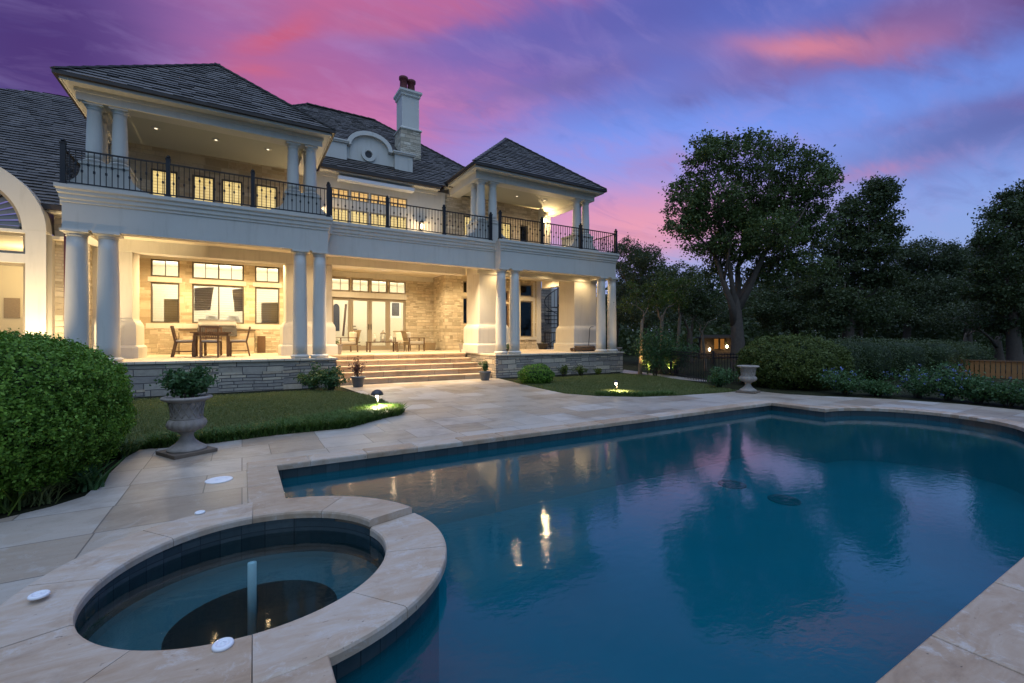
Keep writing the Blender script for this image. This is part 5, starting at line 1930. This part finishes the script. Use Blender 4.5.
TX, TY = xy(212, 16.7), 16.7
tt = empty('dining_table', (TX, TY, TER + .003), 'dark wood dining table before the grill counter', 'table')
m_ = MB(); m_.box(TX - .52, TX + .52, TY - .5, TY + .5, TER + .71, TER + .75); m_.build('tabletop', 'teak', tt)
m_ = MB(); m_.box(TX - .44, TX + .44, TY - .42, TY + .42, TER + .64, TER + .71); m_.build('apron', 'teak', tt)
for sx in (-1, 1):
    for sy in (-1, 1):
        m_ = MB(); m_.box(TX + sx * .42 - .035, TX + sx * .42 + .035, TY + sy * .4 - .035, TY + sy * .4 + .035, TER + .003, TER + .64); m_.build('leg', 'teak', tt)
chair((TX - .68, TY, TER + .003), R(90), 'dark dining chair on the left side of the table')
chair((TX + .70, TY, TER + .003), R(-90), 'dark dining chair on the right side of the table, its pale cushion in view')
chair((TX - .02, TY - .72, TER + .003), R(180), 'dark slat back dining chair with its back to the pool')
chair((TX, TY + .72, TER + .003), 0, 'dark dining chair behind the table, mostly hidden')

# grill counter
gx0, gx1 = xy(178.5, 19.1), xy(255.5, 19.1)
oc_ = empty('grill_counter', ((gx0 + gx1) / 2, 19.4, TER), 'stone outdoor kitchen counter under the left windows', 'counter')
zc = zy(217, 329.5, 19.05)
m_ = MB(); m_.box(gx0 + .04, gx1 - .04, 19.08, YB - .065, TER, zc - .04); m_.build('base', 'limestone', oc_)
m_ = MB(); m_.box(gx0, gx1, 19.03, YB - .064, zc - .04, zc); m_.build('countertop', 'brown_stone', oc_)
g0, g1 = xy(197.5, 19.1), xy(237, 19.1)
gr = empty('grill', ((g0 + g1) / 2, 19.3, zc), 'stainless steel barbecue grill on the stone counter', 'grill')
m_ = MB(); m_.box(g0, g1, 18.99, 19.55, zc - .24, zc + .06); m_.build('body', 'steel', gr, bevel=.015)
m_ = MB(); hp = [(18.99 + .56 * (1 - math.cos(PI / 2 * k / 8)) * .55, zc + .061 + .30 * math.sin(PI / 2 * k / 8)) for k in range(9)] + [(19.55, zc + .361), (19.55, zc + .061)]
vs = [(x, p[0], p[1]) for x in (g0 + .02, g1 - .02) for p in hp]; k_ = len(hp)
m_.add(vs, [tuple(range(k_)), tuple(range(2 * k_ - 1, k_ - 1, -1))] + [(i, i + k_, (i + 1) % k_ + k_, (i + 1) % k_) for i in range(k_)]); m_.build('hood', 'steel', gr)
m_ = MB(); m_.bar((g0 + .08, 18.92, zc + .12), (g1 - .08, 18.92, zc + .12), .03); m_.bar((g0 + .1, 18.92, zc + .12), (g0 + .1, 19.0, zc + .12), .025); m_.bar((g1 - .1, 18.92, zc + .12), (g1 - .1, 19.0, zc + .12), .025); m_.build('handle', 'dark_metal', gr)
for k in range(5):
    m_ = MB(); xx = g0 + .15 + (g1 - g0 - .3) * k / 4; m_.tube([(xx, 18.99, zc - .09), (xx, 18.95, zc - .09)], .028, 12); m_.build('knob', 'dark_metal', gr)


def lounge(loc, rot, label):
    t = empty('lounge_chair', loc, label, 'lounge chair', 'lounge chairs before the glass doors'); t.rotation_euler.z = rot
    def bld(mb, nm, mt, bev=0):
        o = mb.build(nm, mt, origin=(0, 0, 0), bevel=bev); o.location = (0, 0, 0); o.parent = t
    m_ = MB(); m_.box(-.34, .34, -.36, .34, .26, .30)
    bld(m_, 'frame', 'wicker')
    for sx in (-1, 1):
        m_ = MB(); m_.bar((sx * .32, -.34, 0), (sx * .32, -.34, .56), .04); m_.bar((sx * .32, .34, 0), (sx * .32, .30, .56), .04); m_.bar((sx * .32, -.37, .57), (sx * .32, .36, .57), .06, .03); bld(m_, 'armrest', 'teak')
    m_ = MB()
    for k in range(13):
        xx = -.31 + .0517 * k; m_.bar((xx, .32, .28), (xx, .47, .86), .02)
    m_.bar((-.34, .47, .86), (.34, .47, .86), .04); m_.bar((-.33, .40, .58), (.33, .40, .58), .02)
    bld(m_, 'backrest', 'wicker')
    m_ = MB(); m_.box(-.30, .30, -.34, .30, .301, .43); bld(m_, 'cushion', 'cushion', .04)
    m_ = MB(); m_.obox((0, .28, .62), (1, 0), .27, .06, .19); bld(m_, 'pillow', 'cushion', .05)
    return t


lounge((xy(346, 19.0), 19.0, TER + .003), R(-78), 'wicker lounge chair with white cushions nearest the left doors')
lounge((xy(414, 19.0), 19.0, TER + .003), R(68) + PI - R(180 - 2 * 11), 'wicker lounge chair at the right end of the group by the stone wall')
lounge((xy(402, 20.1), 20.1, TER + .003), R(-10), 'wicker lounge chair behind the coffee table with its back to the doors')
ctx = xy(382, 18.6)
ct = empty('coffee_table', (ctx, 18.6, TER + .003), 'low dark wood coffee table between the lounge chairs', 'table')
m_ = MB(); m_.box(ctx - .58, ctx + .58, 18.3, 18.9, TER + .38, TER + .42); m_.build('tabletop', 'teak', ct)
for sx in (-1, 1):
    for sy in (-1, 1):
        m_ = MB(); m_.box(ctx + sx * .54 - .025, ctx + sx * .54 + .025, 18.6 + sy * .26 - .025, 18.6 + sy * .26 + .025, TER + .003, TER + .38); m_.build('leg', 'teak', ct)
sx_ = xy(403, 18.5)
st_ = empty('side_table', (sx_, 18.5, TER + .003), 'small wicker side table right of the coffee table', 'table')
m_ = MB(); m_.lathe((sx_, 18.5, TER + .40), [(.22, 0), (.23, .015), (.22, .03)], 20); m_.build('tabletop', 'wicker', st_)
for k in range(3):
    a = 2 * PI * k / 3 + .4; m_ = MB(); m_.bar((sx_ + .2 * math.cos(a), 18.5 + .2 * math.sin(a), TER + .003), (sx_ + .12 * math.cos(a), 18.5 + .12 * math.sin(a), TER + .40), .025); m_.build('leg', 'wicker', st_)
# lantern and vases on the coffee table
lx = ctx + .05
ln = empty('table_lantern', (lx, 18.6, TER + .423), 'pale lantern standing in the middle of the coffee table', 'lantern')
m_ = MB(); m_.box(lx - .1, lx + .1, 18.5, 18.7, TER + .423, TER + .45); m_.lathe((lx, 18.6, TER + .73), [(.14, 0), (.05, .09), (.02, .11), (.03, .15), (.005, .16)], 4)
for sx in (-1, 1):
    for sy in (-1, 1):
        m_.bar((lx + sx * .085, 18.6 + sy * .085, TER + .45), (lx + sx * .085, 18.6 + sy * .085, TER + .73), .018)
m_.build('frame', 'taupe_frame', ln)
m_ = MB(); m_.lathe((lx, 18.6, TER + .451), [(.045, 0), (.045, .13), (.01, .135)], 12); m_.build('candle', 'cushion', ln)
for k, (dx_, r_, h_, lb) in enumerate(((-.30, .06, .30, 'slim white vase left of the lantern on the coffee table'), (.36, .075, .22, 'squat white vase right of the lantern on the coffee table'))):
    m_ = MB(); m_.lathe((ctx + dx_, 18.58, TER + .423), [(r_ * .6, 0), (r_, h_ * .35), (r_ * .9, h_ * .6), (r_ * .4, h_ * .85), (r_ * .55, h_)], 16); tag(m_.build('vase', 'white_slat'), lb, 'vase', 'vases on the coffee table')
# wicker basket against the stone wall
m_ = MB(); bx_ = xy(429, 20.4); m_.sq_lathe(bx_ - .22, bx_ + .22, 20.2, 20.55, [(0, TER + .003), (.03, TER + .3), (.045, TER + .31), (.045, TER + .34), (.01, TER + .34), (.01, TER + .28)]); tag(m_.build('basket', 'wicker'), 'low wicker basket against the rough stone wall by the lounge chairs', 'basket')

# spiral stair at the end of the right loggia
scx, scy = xy(558.5, 21.2), 21.2
ss = empty('spiral_staircase', (scx, scy, 0), 'black iron spiral staircase rising beyond the right loggia', 'staircase')
m_ = MB(); m_.tube([(scx, scy, 0), (scx, scy, 5.3)], .075, 14); m_.build('pole', 'dark_metal', ss)
prev = None
for k in range(20):
    a = R(200) + k * R(29); z = .22 + k * .225
    m_ = MB(); c_, s_ = math.cos(a), math.sin(a); w0, w1 = R(3), R(14.5)
    P = lambda r, b: (scx + r * math.cos(b), scy + r * math.sin(b))
    m_.prism([P(.07, a - .2), P(.8, a - w1), P(.8, a + w1), P(.07, a + .2)], z - .04, z); m_.build('tread', 'dark_metal', ss)
m_ = MB()
m_.tube([(scx + .8 * math.cos(R(200) + t_ * R(29)), scy + .8 * math.sin(R(200) + t_ * R(29)), .22 + t_ * .225 + .9) for t_ in np.arange(0, 19.6, .33)], .022, 6)
for k in range(20):
    a = R(200) + k * R(29); z = .22 + k * .225
    m_.bar((scx + .8 * math.cos(a), scy + .8 * math.sin(a), z), (scx + .8 * math.cos(a), scy + .8 * math.sin(a), z + .9), .02)
m_.build('handrail', 'dark_metal', ss)
gr_ = MB(); a = (xy(545, 19.75), 19.75); b = (xy(561.5, 19.75), 19.75)
gr_.bar((a[0], a[1], TER + .85), (b[0], b[1], TER + .85), .05); gr_.bar((a[0], a[1], TER + .12), (b[0], b[1], TER + .12), .04)
for k in range(9):
    x = a[0] + (b[0] - a[0]) * k / 8; gr_.bar((x, 19.75, TER if k in (0, 8) else TER + .12), (x, 19.75, TER + .85), .05 if k in (0, 8) else .018)
tag(gr_.build('guard_rail', 'dark_metal'), 'short black iron guard rail before the spiral staircase', 'railing')
# wood swing-like rack on the right terrace
rk = empty('log_rack', (xy(581, 14.9), 14.9, TER + .003), 'low rusty log rack with a tall bent handle beside the right columns', 'rack')
x0, x1 = xy(573.5, 14.9), xy(595, 14.9)
m_ = MB(); m_.bar((x0, 14.9, TER + .10), (x1, 14.9, TER + .10), .07, .10); m_.bar((x0, 15.1, TER + .10), (x1, 15.1, TER + .10), .07, .10)
m_.bar((x0 + .08, 14.85, TER + .03), (x0 + .08, 15.15, TER + .03), .05); m_.bar((x1 - .08, 14.85, TER + .03), (x1 - .08, 15.15, TER + .03), .05); m_.build('frame', 'teak', rk)
m_ = MB()
for k in range(4):
    m_.tube([(x0 + .2, 14.9 + .07 * k, TER + .19 + .02 * (k % 2)), (x1 - .02, 14.9 + .07 * k, TER + .19 + .02 * (k % 2))], .04, 8)
m_.build('log', 'brown_stone', rk)
m_ = MB(); hx0 = xy(588.5, 15.0); m_.tube([(hx0, 15.0, TER + .15), (hx0 + .04, 15.0, TER + .6), (hx0 + .07, 15.0, TER + .98), (hx0 + .14, 15.0, TER + 1.04), (hx0 + .28, 15.0, TER + 1.04)], .014, 7); m_.build('handle', 'dark_metal', rk)
# small white bowl planter at the terrace end
m_ = MB(); bl_ = xy(618.8, 14.2); m_.lathe((bl_, 14.2, TER + .003), [(.07, 0), (.05, .03), (.06, .06), (.15, .14), (.16, .17), (.13, .17)], 20); tag(m_.build('stone_bowl', 'concrete'), 'small pale stone bowl at the right end of the terrace', 'bowl')

# ------------------------------------------------------------------ fences
def iron_fence(pts, label, h=.92):
    t = empty('iron_fence', (pts[0][0], pts[0][1], 0), label, 'fence')
    for a, b in zip(pts, pts[1:]):
        a = Vector((a[0], a[1], 0)); b = Vector((b[0], b[1], 0)); L = (b - a).length; d = (b - a) / L
        m_ = MB()
        for z in (.1, h - .12, h - .02):
            m_.bar(a + Vector((0, 0, z)), b + Vector((0, 0, z)), .028)
        for k in range(1, int(L / .12)):
            p = a + d * (.12 * k); m_.bar(p + Vector((0, 0, .02)), p + Vector((0, 0, h + .02)), .016)
        m_.build('picket_panel', 'black_iron', t)
    for p in pts:
        m_ = MB(); m_.box(p[0] - .035, p[0] + .035, p[1] - .035, p[1] + .035, 0, h + .08); m_.build('fence_post', 'black_iron', t)
    return t


f1 = gz(713, 384.5)[:2]; f0 = (13.75, 11.6); f2 = gd(742, 338, 14.2)[:2]; f3 = gd(800, 338, 15.6)[:2]
iron_fence([(14.4, 13.2), f0, f1, f2, f3], 'black iron picket fence along the lawn before the trees')

wf = empty('wooden_fence', gd(985, 338, 16)[:2] + (0,), 'warm lit brown board fence behind the flowering shrubs', 'fence')
wa = np.array(gd(926, 338, 17.2)[:2]); wb = np.array(gd(1085, 338, 14.6)[:2]); L_ = np.linalg.norm(wb - wa); dd = (wb - wa) / L_
simple('fence_board', (.21, .12, .045), .8, var=.35, scale=7, bump=.5)
m_ = MB(); k = 0; s = 0.0
while s < L_:
    w = .13 * random.uniform(.9, 1.1); c = wa + dd * (s + w / 2)
    m_.obox((c[0], c[1], .29 + random.uniform(-.012, .012)), (dd[0], dd[1]), w / 2 - .012, .011, .29); s += w
m_.build('boards', 'fence_board', wf)
m_ = MB(); nrm_ = np.array([-dd[1], dd[0]])
for z in (.12, .5):
    a = wa + nrm_ * .04; b = wb + nrm_ * .04; m_.bar((a[0], a[1], z), (b[0], b[1], z), .05, .08)
c = (wa + wb) / 2; m_.obox((c[0], c[1], .6), (dd[0], dd[1]), L_ / 2, .05, .018)
m_.build('rail', 'teak', wf)

for k, (px, D, tgt, e) in enumerate(((962, 15.2, 968, 7), (1010, 14.3, 1012, 7))):
    p = gd(px, 338, D); t_ = gd(tgt, 338, D + 1.2)
    fl = empty('spot_light_fixture', (p[0], p[1], 0), 'small ground spotlight among the shrubs aimed at the board fence, ' + ('left one' if k == 0 else 'right one'), 'light', 'ground spotlights')
    m_ = MB(); m_.bar((p[0], p[1], 0), (p[0], p[1], .1), .02); m_.tube([(p[0], p[1], .1), (p[0] + (t_[0] - p[0]) * .08, p[1] + (t_[1] - p[1]) * .08, .14)], [.03, .045], 10); m_.build('housing', 'dark_metal', fl)
    lamp('SPOT', (p[0] + (t_[0] - p[0]) * .1, p[1] + (t_[1] - p[1]) * .1, .17), e, (1.0, .62, .22), fl, .04, R(130), (t_[0], t_[1], .3), .8)

# ------------------------------------------------------------------ shrubs and hedge along the far side
hp = [gd(826, 338, 15.4), gd(858, 338, 15.9), gd(892, 338, 16.4), gd(926, 338, 16.9), gd(955, 338, 17.6)]
hd = empty('hedge', (hp[2][0], hp[2][1], 0), 'long dark clipped hedge behind the flowering shrubs', 'hedge')
Ps, Ns = [], []
for p, hgt in zip(hp, (1.28, 1.32, 1.30, 1.26, 1.18)):
    P, N = ell_points((p[0], p[1], hgt * .5), (1.0, 1.0, hgt * .55), 6500, 3.2, (.8, 1.05), .03, .06)
    Ps.append(P); Ns.append(N)
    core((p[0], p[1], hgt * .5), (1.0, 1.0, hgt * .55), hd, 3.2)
quads_mesh('foliage', leaves_at(np.concatenate(Ps), .065, np.concatenate(Ns), .9), 'dark_leaf', hd)
fs_ = [(846, 396.5, 1.2, .62, 'low blue flowering shrub beside the olive ball bush'), (878, 397.5, .9, .36, 'lowest blue flowering shrub before the dark hedge'), (918, 400, 1.3, .72, 'tall blue flowering shrub at the middle of the bed'),
       (948, 402, 1.2, .78, 'tall blue flowering shrub at the left end of the board fence'), (978, 405, 1.0, .55, 'bright leafy shrub below the board fence, left one'), (1008, 408, 1.0, .55, 'bright leafy shrub below the board fence, right one'), (1040, 412, 1.1, .6, 'leafy shrub at the right edge of the photo')]
for k, (px, py, w_, h, lb) in enumerate(fs_):
    s0 = gz(px, py); d_ = Vector((s0[0], s0[1], 0)).normalized() * (w_ * .42)
    loose_shrub('flowering_shrub', (s0[0] + d_.x, s0[1] + d_.y, 0), w_, h, 2600, .058, 'shrub_leaf', lb, 'shrub', 'flowering shrubs beyond the pool', 'blue_petal', 34 if k in (0, 2, 3) else 9)
s0 = gz(722, 389.5); loose_shrub('garden_shrub', (s0[0] + .3, s0[1] + .3, 0), .9, .62, 1800, .06, 'shrub_leaf', 'leafy green shrub at the corner of the iron fence', 'shrub')
s0 = gd(655, 338, 16.8); loose_shrub('garden_shrub', (s0[0], s0[1], 0), 1.6, 1.9, 3600, .08, 'shrub_leaf', 'tall loose shrub behind the iron fence near the house', 'shrub')
s0 = gd(676, 338, 17.5); loose_shrub('garden_shrub', (s0[0], s0[1], 0), 1.5, 1.7, 3200, .08, 'shrub_leaf', 'tall loose shrub behind the iron fence farther from the house', 'shrub')


# ------------------------------------------------------------------ trees
def tree(name, base_px, D, trunk_r, lobes, label, leaf, mat, per=60, dens=1.0, fork=None, bark='bark', group='trees beyond the garden', cat='tree', depth_k=1.0, lean=0.0, gz0=0.0, cl=.32, leaves_n=48):
    """lobes: (px, py, rx, ry) in photo pixels at about depth D, each becomes a real blob of twigs and leaves"""
    b = np.array(gd(base_px, 338, D)); b[2] = gz0
    t = empty(name, tuple(b), label, cat, group)
    sc = D / CF
    m_ = MB()
    cen = []
    fwd = np.array([SA, CA, 0]); rgt = np.array([CA, -SA, 0])
    for (px, py, rx, ry) in lobes:
        dd_ = D + rng.uniform(-1, 1) * rx * sc * .9
        cen.append((np.array(gd(px, py, dd_)), rx * dd_ / CF, ry * dd_ / CF))
    cz = np.mean([c[0][2] for c in cen]); cx_ = np.mean([c[0] for c in cen], axis=0)
    fk = np.array(gd(*fork, D)) if fork else b + (cx_ - b) * np.array([.25, .25, 0]) + np.array([0, 0, max(1.0, (cz - b[2]) * .45)])
    midp = (b + fk) / 2 + rgt * lean
    m_.tube([b - np.array([0, 0, .1]), b + (midp - b) * .12, midp, fk, fk + np.array([0, 0, trunk_r * 1.6])], [trunk_r * 1.5, trunk_r * 1.1, trunk_r * .92, trunk_r * .80, trunk_r * .25], 12)
    PTS = []
    # main limbs each carry a few neighbouring lobes
    order = sorted(range(len(cen)), key=lambda i: math.atan2(cen[i][0][2] - fk[2] + .01, float(np.dot(cen[i][0] - fk, rgt))))
    ng = max(2, min(5, len(cen) // 3)); groups = [order[int(i * len(order) / ng):int((i + 1) * len(order) / ng)] for i in range(ng)]
    for gi, grp in enumerate(groups):
        tgt = np.mean([cen[i][0] for i in grp], axis=0)
        hub = fk - np.array([0, 0, .12 * gi * trunk_r / .2])
        e1 = hub + (tgt - hub) * .33 + rng.normal(size=3) * np.array([.12, .12, .05]) * np.linalg.norm(tgt - hub) * .5 + np.array([0, 0, .10]) * np.linalg.norm(tgt - hub)
        e2 = hub + (tgt - hub) * .66 + rng.normal(size=3) * np.array([.08, .08, .05]) * np.linalg.norm(tgt - hub) * .5
        rl = trunk_r * rng.uniform(.38, .62)
        m_.tube([hub - np.array([0, 0, trunk_r]), hub * .6 + e1 * .4 + rng.normal(size=3) * .05, e1, e2], [rl * 1.1, rl * .85, rl * .68, rl * .42], 9)
        for i in grp:
            c, rx, rz = cen[i]
            st_p = e1 if rng.uniform() < .4 else e2
            r0 = rl * rng.uniform(.3, .42)
            md = (st_p + c) / 2 + rng.normal(size=3) * .1 * np.linalg.norm(c - st_p)
            m_.tube([st_p, md, c], [r0, r0 * .7, r0 * .35], 6)
            ncl = max(6, int(per * dens * (rx * rz) / .5))
            q = unit(rng.normal(size=(ncl, 3))) * (rng.uniform(.1, 1, (ncl, 1)) ** .45)
            q[:, 2] *= np.where(q[:, 2] < -.2, .8, 1.0)
            cc = c + (fwd * q[:, :1] * rx * depth_k + rgt * q[:, 1:2] * rx + np.array([0, 0, 1]) * q[:, 2:3] * rz)
            for k in range(0, ncl, 5):
                m_.tube([c + (md - c) * .1, (c + cc[k]) / 2 + rng.normal(size=3) * .08, cc[k]], [r0 * .3, r0 * .18, .006], 4, False)
            PTS.append(cc)
    cl_c = np.concatenate(PTS)
    m_.build('trunk', bark, t)
    nl = leaves_n
    sz = cl * rng.uniform(.55, 1.35, (len(cl_c), 1))
    P = np.repeat(cl_c, nl, 0) + rng.normal(size=(len(cl_c) * nl, 3)) * np.repeat(sz, nl, 0) * np.array([.5, .5, .38])
    quads_mesh('crown', leaves_at(P, leaf, None, 1.0, .6), mat, t)
    return t


tree('oak_tree', 738, 16.0, .23,
     [(706, 158, 22, 24), (724, 148, 16, 14), (748, 160, 30, 26), (771, 150, 16, 14), (795, 168, 26, 22), (818, 186, 22, 18), (690, 196, 22, 26), (684, 222, 22, 22), (716, 206, 32, 30), (752, 205, 34, 30), (786, 212, 34, 32), (812, 226, 22, 26), (704, 244, 24, 16), (738, 246, 28, 20), (776, 252, 30, 22), (802, 264, 24, 18), (830, 176, 12, 9), (718, 268, 18, 12), (760, 275, 20, 12), (736, 222, 26, 24), (770, 232, 30, 22)],
     'tall spreading oak with a leaning fork behind the olive ball bush', .095, 'oak_leaf', per=46, fork=(735, 304), lean=.05, cl=.26)
tree('oak_tree', 846, 21.5, .25,
     [(876, 190, 14, 14), (866, 206, 22, 18), (888, 196, 11, 14), (850, 222, 22, 18), (882, 226, 20, 16), (840, 246, 26, 18), (872, 250, 24, 16), (892, 236, 10, 10), (850, 272, 30, 20), (820, 286, 28, 18), (884, 278, 20, 14), (842, 302, 24, 14), (868, 318, 22, 12), (828, 322, 22, 12)],
     'dark tree rising just right of the tall oak', .12, 'dark_leaf', per=44, fork=(850, 306), cl=.30)
tree('oak_tree', 1016, 18.5, .25,
     [(1020, 196, 16, 14), (1002, 214, 18, 14), (1028, 222, 22, 24), (990, 240, 14, 16), (1012, 246, 26, 18), (996, 268, 24, 18), (1030, 276, 30, 26), (984, 290, 20, 14), (1010, 298, 26, 18), (1050, 220, 30, 40), (1056, 280, 30, 30), (998, 322, 22, 14), (1026, 326, 24, 14)],
     'tall dark tree at the right edge of the photo', .11, 'dark_leaf', per=46, fork=(1012, 318), cl=.28)
tree('broad_tree', 905, 30, .25, [(905, 262, 22, 16), (930, 256, 28, 18), (918, 284, 34, 20), (892, 292, 26, 18), (940, 296, 28, 20), (910, 312, 36, 16)], 'grey green broad tree in the middle of the far row', .13, 'far_leaf', per=30, cl=.42)
tree('broad_tree', 968, 31, .25, [(965, 258, 24, 14), (985, 264, 24, 16), (958, 280, 28, 18), (982, 292, 26, 18), (962, 306, 34, 14), (950, 268, 16, 14)], 'grey green broad tree right of the middle of the far row', .13, 'far_leaf', per=30, cl=.42)
tree('broad_tree', 800, 27, .22, [(800, 286, 26, 18), (776, 292, 24, 18), (760, 306, 26, 16), (812, 310, 30, 18), (785, 318, 30, 16)], 'dark tree filling in low behind the tall oak', .12, 'dark_leaf', per=32, cl=.38)
tree('broad_tree', 645, 24, .16, [(634, 268, 14, 18), (650, 262, 16, 14), (640, 292, 22, 18), (662, 286, 20, 18), (630, 312, 20, 18), (655, 314, 26, 16), (626, 248, 7, 12)], 'slender tree just beyond the right end of the house', .10, 'far_leaf', per=30, cl=.32)
tree('broad_tree', 690, 26, .18, [(678, 282, 20, 18), (700, 290, 24, 20), (688, 308, 26, 18), (712, 310, 24, 18), (668, 304, 20, 16)], 'dense tree between the house and the tall oak', .11, 'dark_leaf', per=32, cl=.34)
tree('crape_myrtle', 640, 17.6, .07, [(636, 288, 15, 13), (648, 300, 16, 13), (630, 305, 12, 10), (656, 286, 12, 10)], 'thin trunked small tree lit warm from below, nearer the house', .075, 'olive_leaf', per=24, fork=(642, 322), bark='pale_bark', group='small lit trees by the iron fence', cl=.2)
tree('crape_myrtle', 660, 17.9, .08, [(660, 296, 18, 12), (676, 290, 16, 14), (650, 304, 12, 8), (682, 304, 12, 10)], 'thin trunked small tree lit warm from below, with yellow leaves', .08, 'bright_leaf', per=18, fork=(662, 318), bark='pale_bark', group='small lit trees by the iron fence', cl=.2)
tree('crape_myrtle', 676, 18.6, .07, [(678, 296, 14, 14), (690, 282, 14, 14), (668, 282, 12, 12)], 'thin trunked small tree lit warm from below, farthest from the house', .075, 'olive_leaf', per=24, fork=(680, 316), bark='pale_bark', group='small lit trees by the iron fence', cl=.2)
tree('broad_tree', 860, 26, .2, [(836, 306, 26, 16), (862, 300, 28, 18), (884, 312, 26, 16), (850, 322, 30, 12)], 'bushy dark tree low between the two oaks and the far row', .12, 'dark_leaf', per=34, cl=.36)
tree('broad_tree', 1000, 25, .2, [(976, 312, 22, 14), (1004, 316, 24, 14), (950, 320, 22, 12), (1030, 312, 24, 16)], 'bushy dark tree low before the right edge of the far row', .12, 'far_leaf', per=34, cl=.36)
tree('broad_tree', 612, 27, .2, [(618, 262, 14, 18), (630, 284, 18, 16), (642, 258, 14, 14), (656, 276, 16, 14), (618, 300, 14, 20)], 'tall tree rising behind the right end of the house', .12, 'dark_leaf', per=32, cl=.34)
tree('bare_tree', 962, 20, .09, [(950, 318, 10, 8), (975, 312, 12, 10), (990, 322, 14, 8)], 'half bare small tree above the board fence', .06, 'far_leaf', per=6, fork=(966, 336), bark='pale_bark', group=None, cl=.25)
tree('bare_tree', 706, 19.5, .06, [(690, 318, 12, 6), (722, 312, 12, 8), (706, 322, 10, 6)], 'half bare small tree with arching pale branches left of the oak trunk', .06, 'far_leaf', per=5, fork=(702, 332), bark='pale_bark', group=None, cl=.2)

# uplights under the small lit trees
for k, (px, D, h, e) in enumerate(((648, 16.9, 2.2, 170), (670, 17.3, 2.2, 170))):
    p = gd(px, 338, D); t_ = gd(px + (-2 if k == 0 else 4), 338, D + 1.0)
    fl = empty('spot_light_fixture', (p[0], p[1], 0), 'small ground spotlight shining up into the thin trunked trees, ' + ('nearer the house' if k == 0 else 'farther from the house'), 'light', 'ground spotlights')
    m_ = MB(); m_.bar((p[0], p[1], 0), (p[0], p[1], .1), .02); m_.tube([(p[0], p[1], .1), (p[0] + (t_[0] - p[0]) * .04, p[1] + (t_[1] - p[1]) * .04, .19)], [.03, .045], 10); m_.build('housing', 'dark_metal', fl)
    lamp('SPOT', (p[0] + (t_[0] - p[0]) * .05, p[1] + (t_[1] - p[1]) * .05, .22), e, (1.0, .66, .26), fl, .04, R(100), (t_[0], t_[1], h), .8)

# far woodland that reads as one dark mass
WP = []
for k in range(190):
    pxx = 560 + 640 * rng.uniform(0, 1); D = rng.uniform(34, 58)
    c = np.array(gd(pxx, 338, D)); hh_ = rng.uniform(2.5, 7.0)
    cc = c + rng.normal(size=(26, 3)) * np.array([1.6, 1.6, 0]); cc[:, 2] = rng.uniform(0, hh_, 26)
    WP.append(cc)
WP = np.concatenate(WP)
P = np.repeat(WP, 18, 0) + rng.normal(size=(len(WP) * 18, 3)) * np.array([.55, .55, .42])
stuff(quads_mesh('woodland', leaves_at(P, .34, None, 1, .7), 'dark_leaf'), 'dark far woodland behind the garden trees', 'woodland')

# neighbour's lit porch seen between the trunks
nb = empty('neighbour_house', gd(712, 338, 30)[:2] + (0,), 'small lit neighbouring house seen between the tree trunks', 'house')
c = gd(718, 338, 31)
ux = (CA, -SA)
m_ = MB(); m_.obox((c[0], c[1], .7), ux, 1.25, .15, .7); m_.build('wall', 'far_wall', nb)
m_ = MB(); m_.obox((c[0], c[1], 1.45), ux, 1.35, .5, .05); m_.obox((c[0], c[1], 1.56), ux, 1.1, .3, .06); m_.build('roof', 'slate', nb)
for px, w_ in ((716, .16), (722, .16)):
    q = gd(px, 338, 30.8); m_ = MB(); m_.obox((q[0], q[1], 1.0), ux, w_, .03, .38); wn_ = m_.build('window', 'bronze_frame', nb)
    m_ = MB(); m_.obox((q[0] - SA * .04, q[1] - CA * .04, 1.0), ux, w_ - .03, .008, .34); m_.build('pane', 'far_glow', wn_)
for px, py in ((709.5, 349.5), (727, 346.5)):
    q = gd(px, py, 30.5); m_ = MB(); m_.lathe((q[0], q[1], q[2] - .1), [(.03, 0), (.06, .05), (.07, .14), (.02, .2)], 10); l_ = m_.build('lantern', 'lamp_glow', nb)
    lamp('POINT', (q[0] - SA * .3, q[1] - CA * .3, q[2]), 3, (1.0, .6, .22), nb, .08)
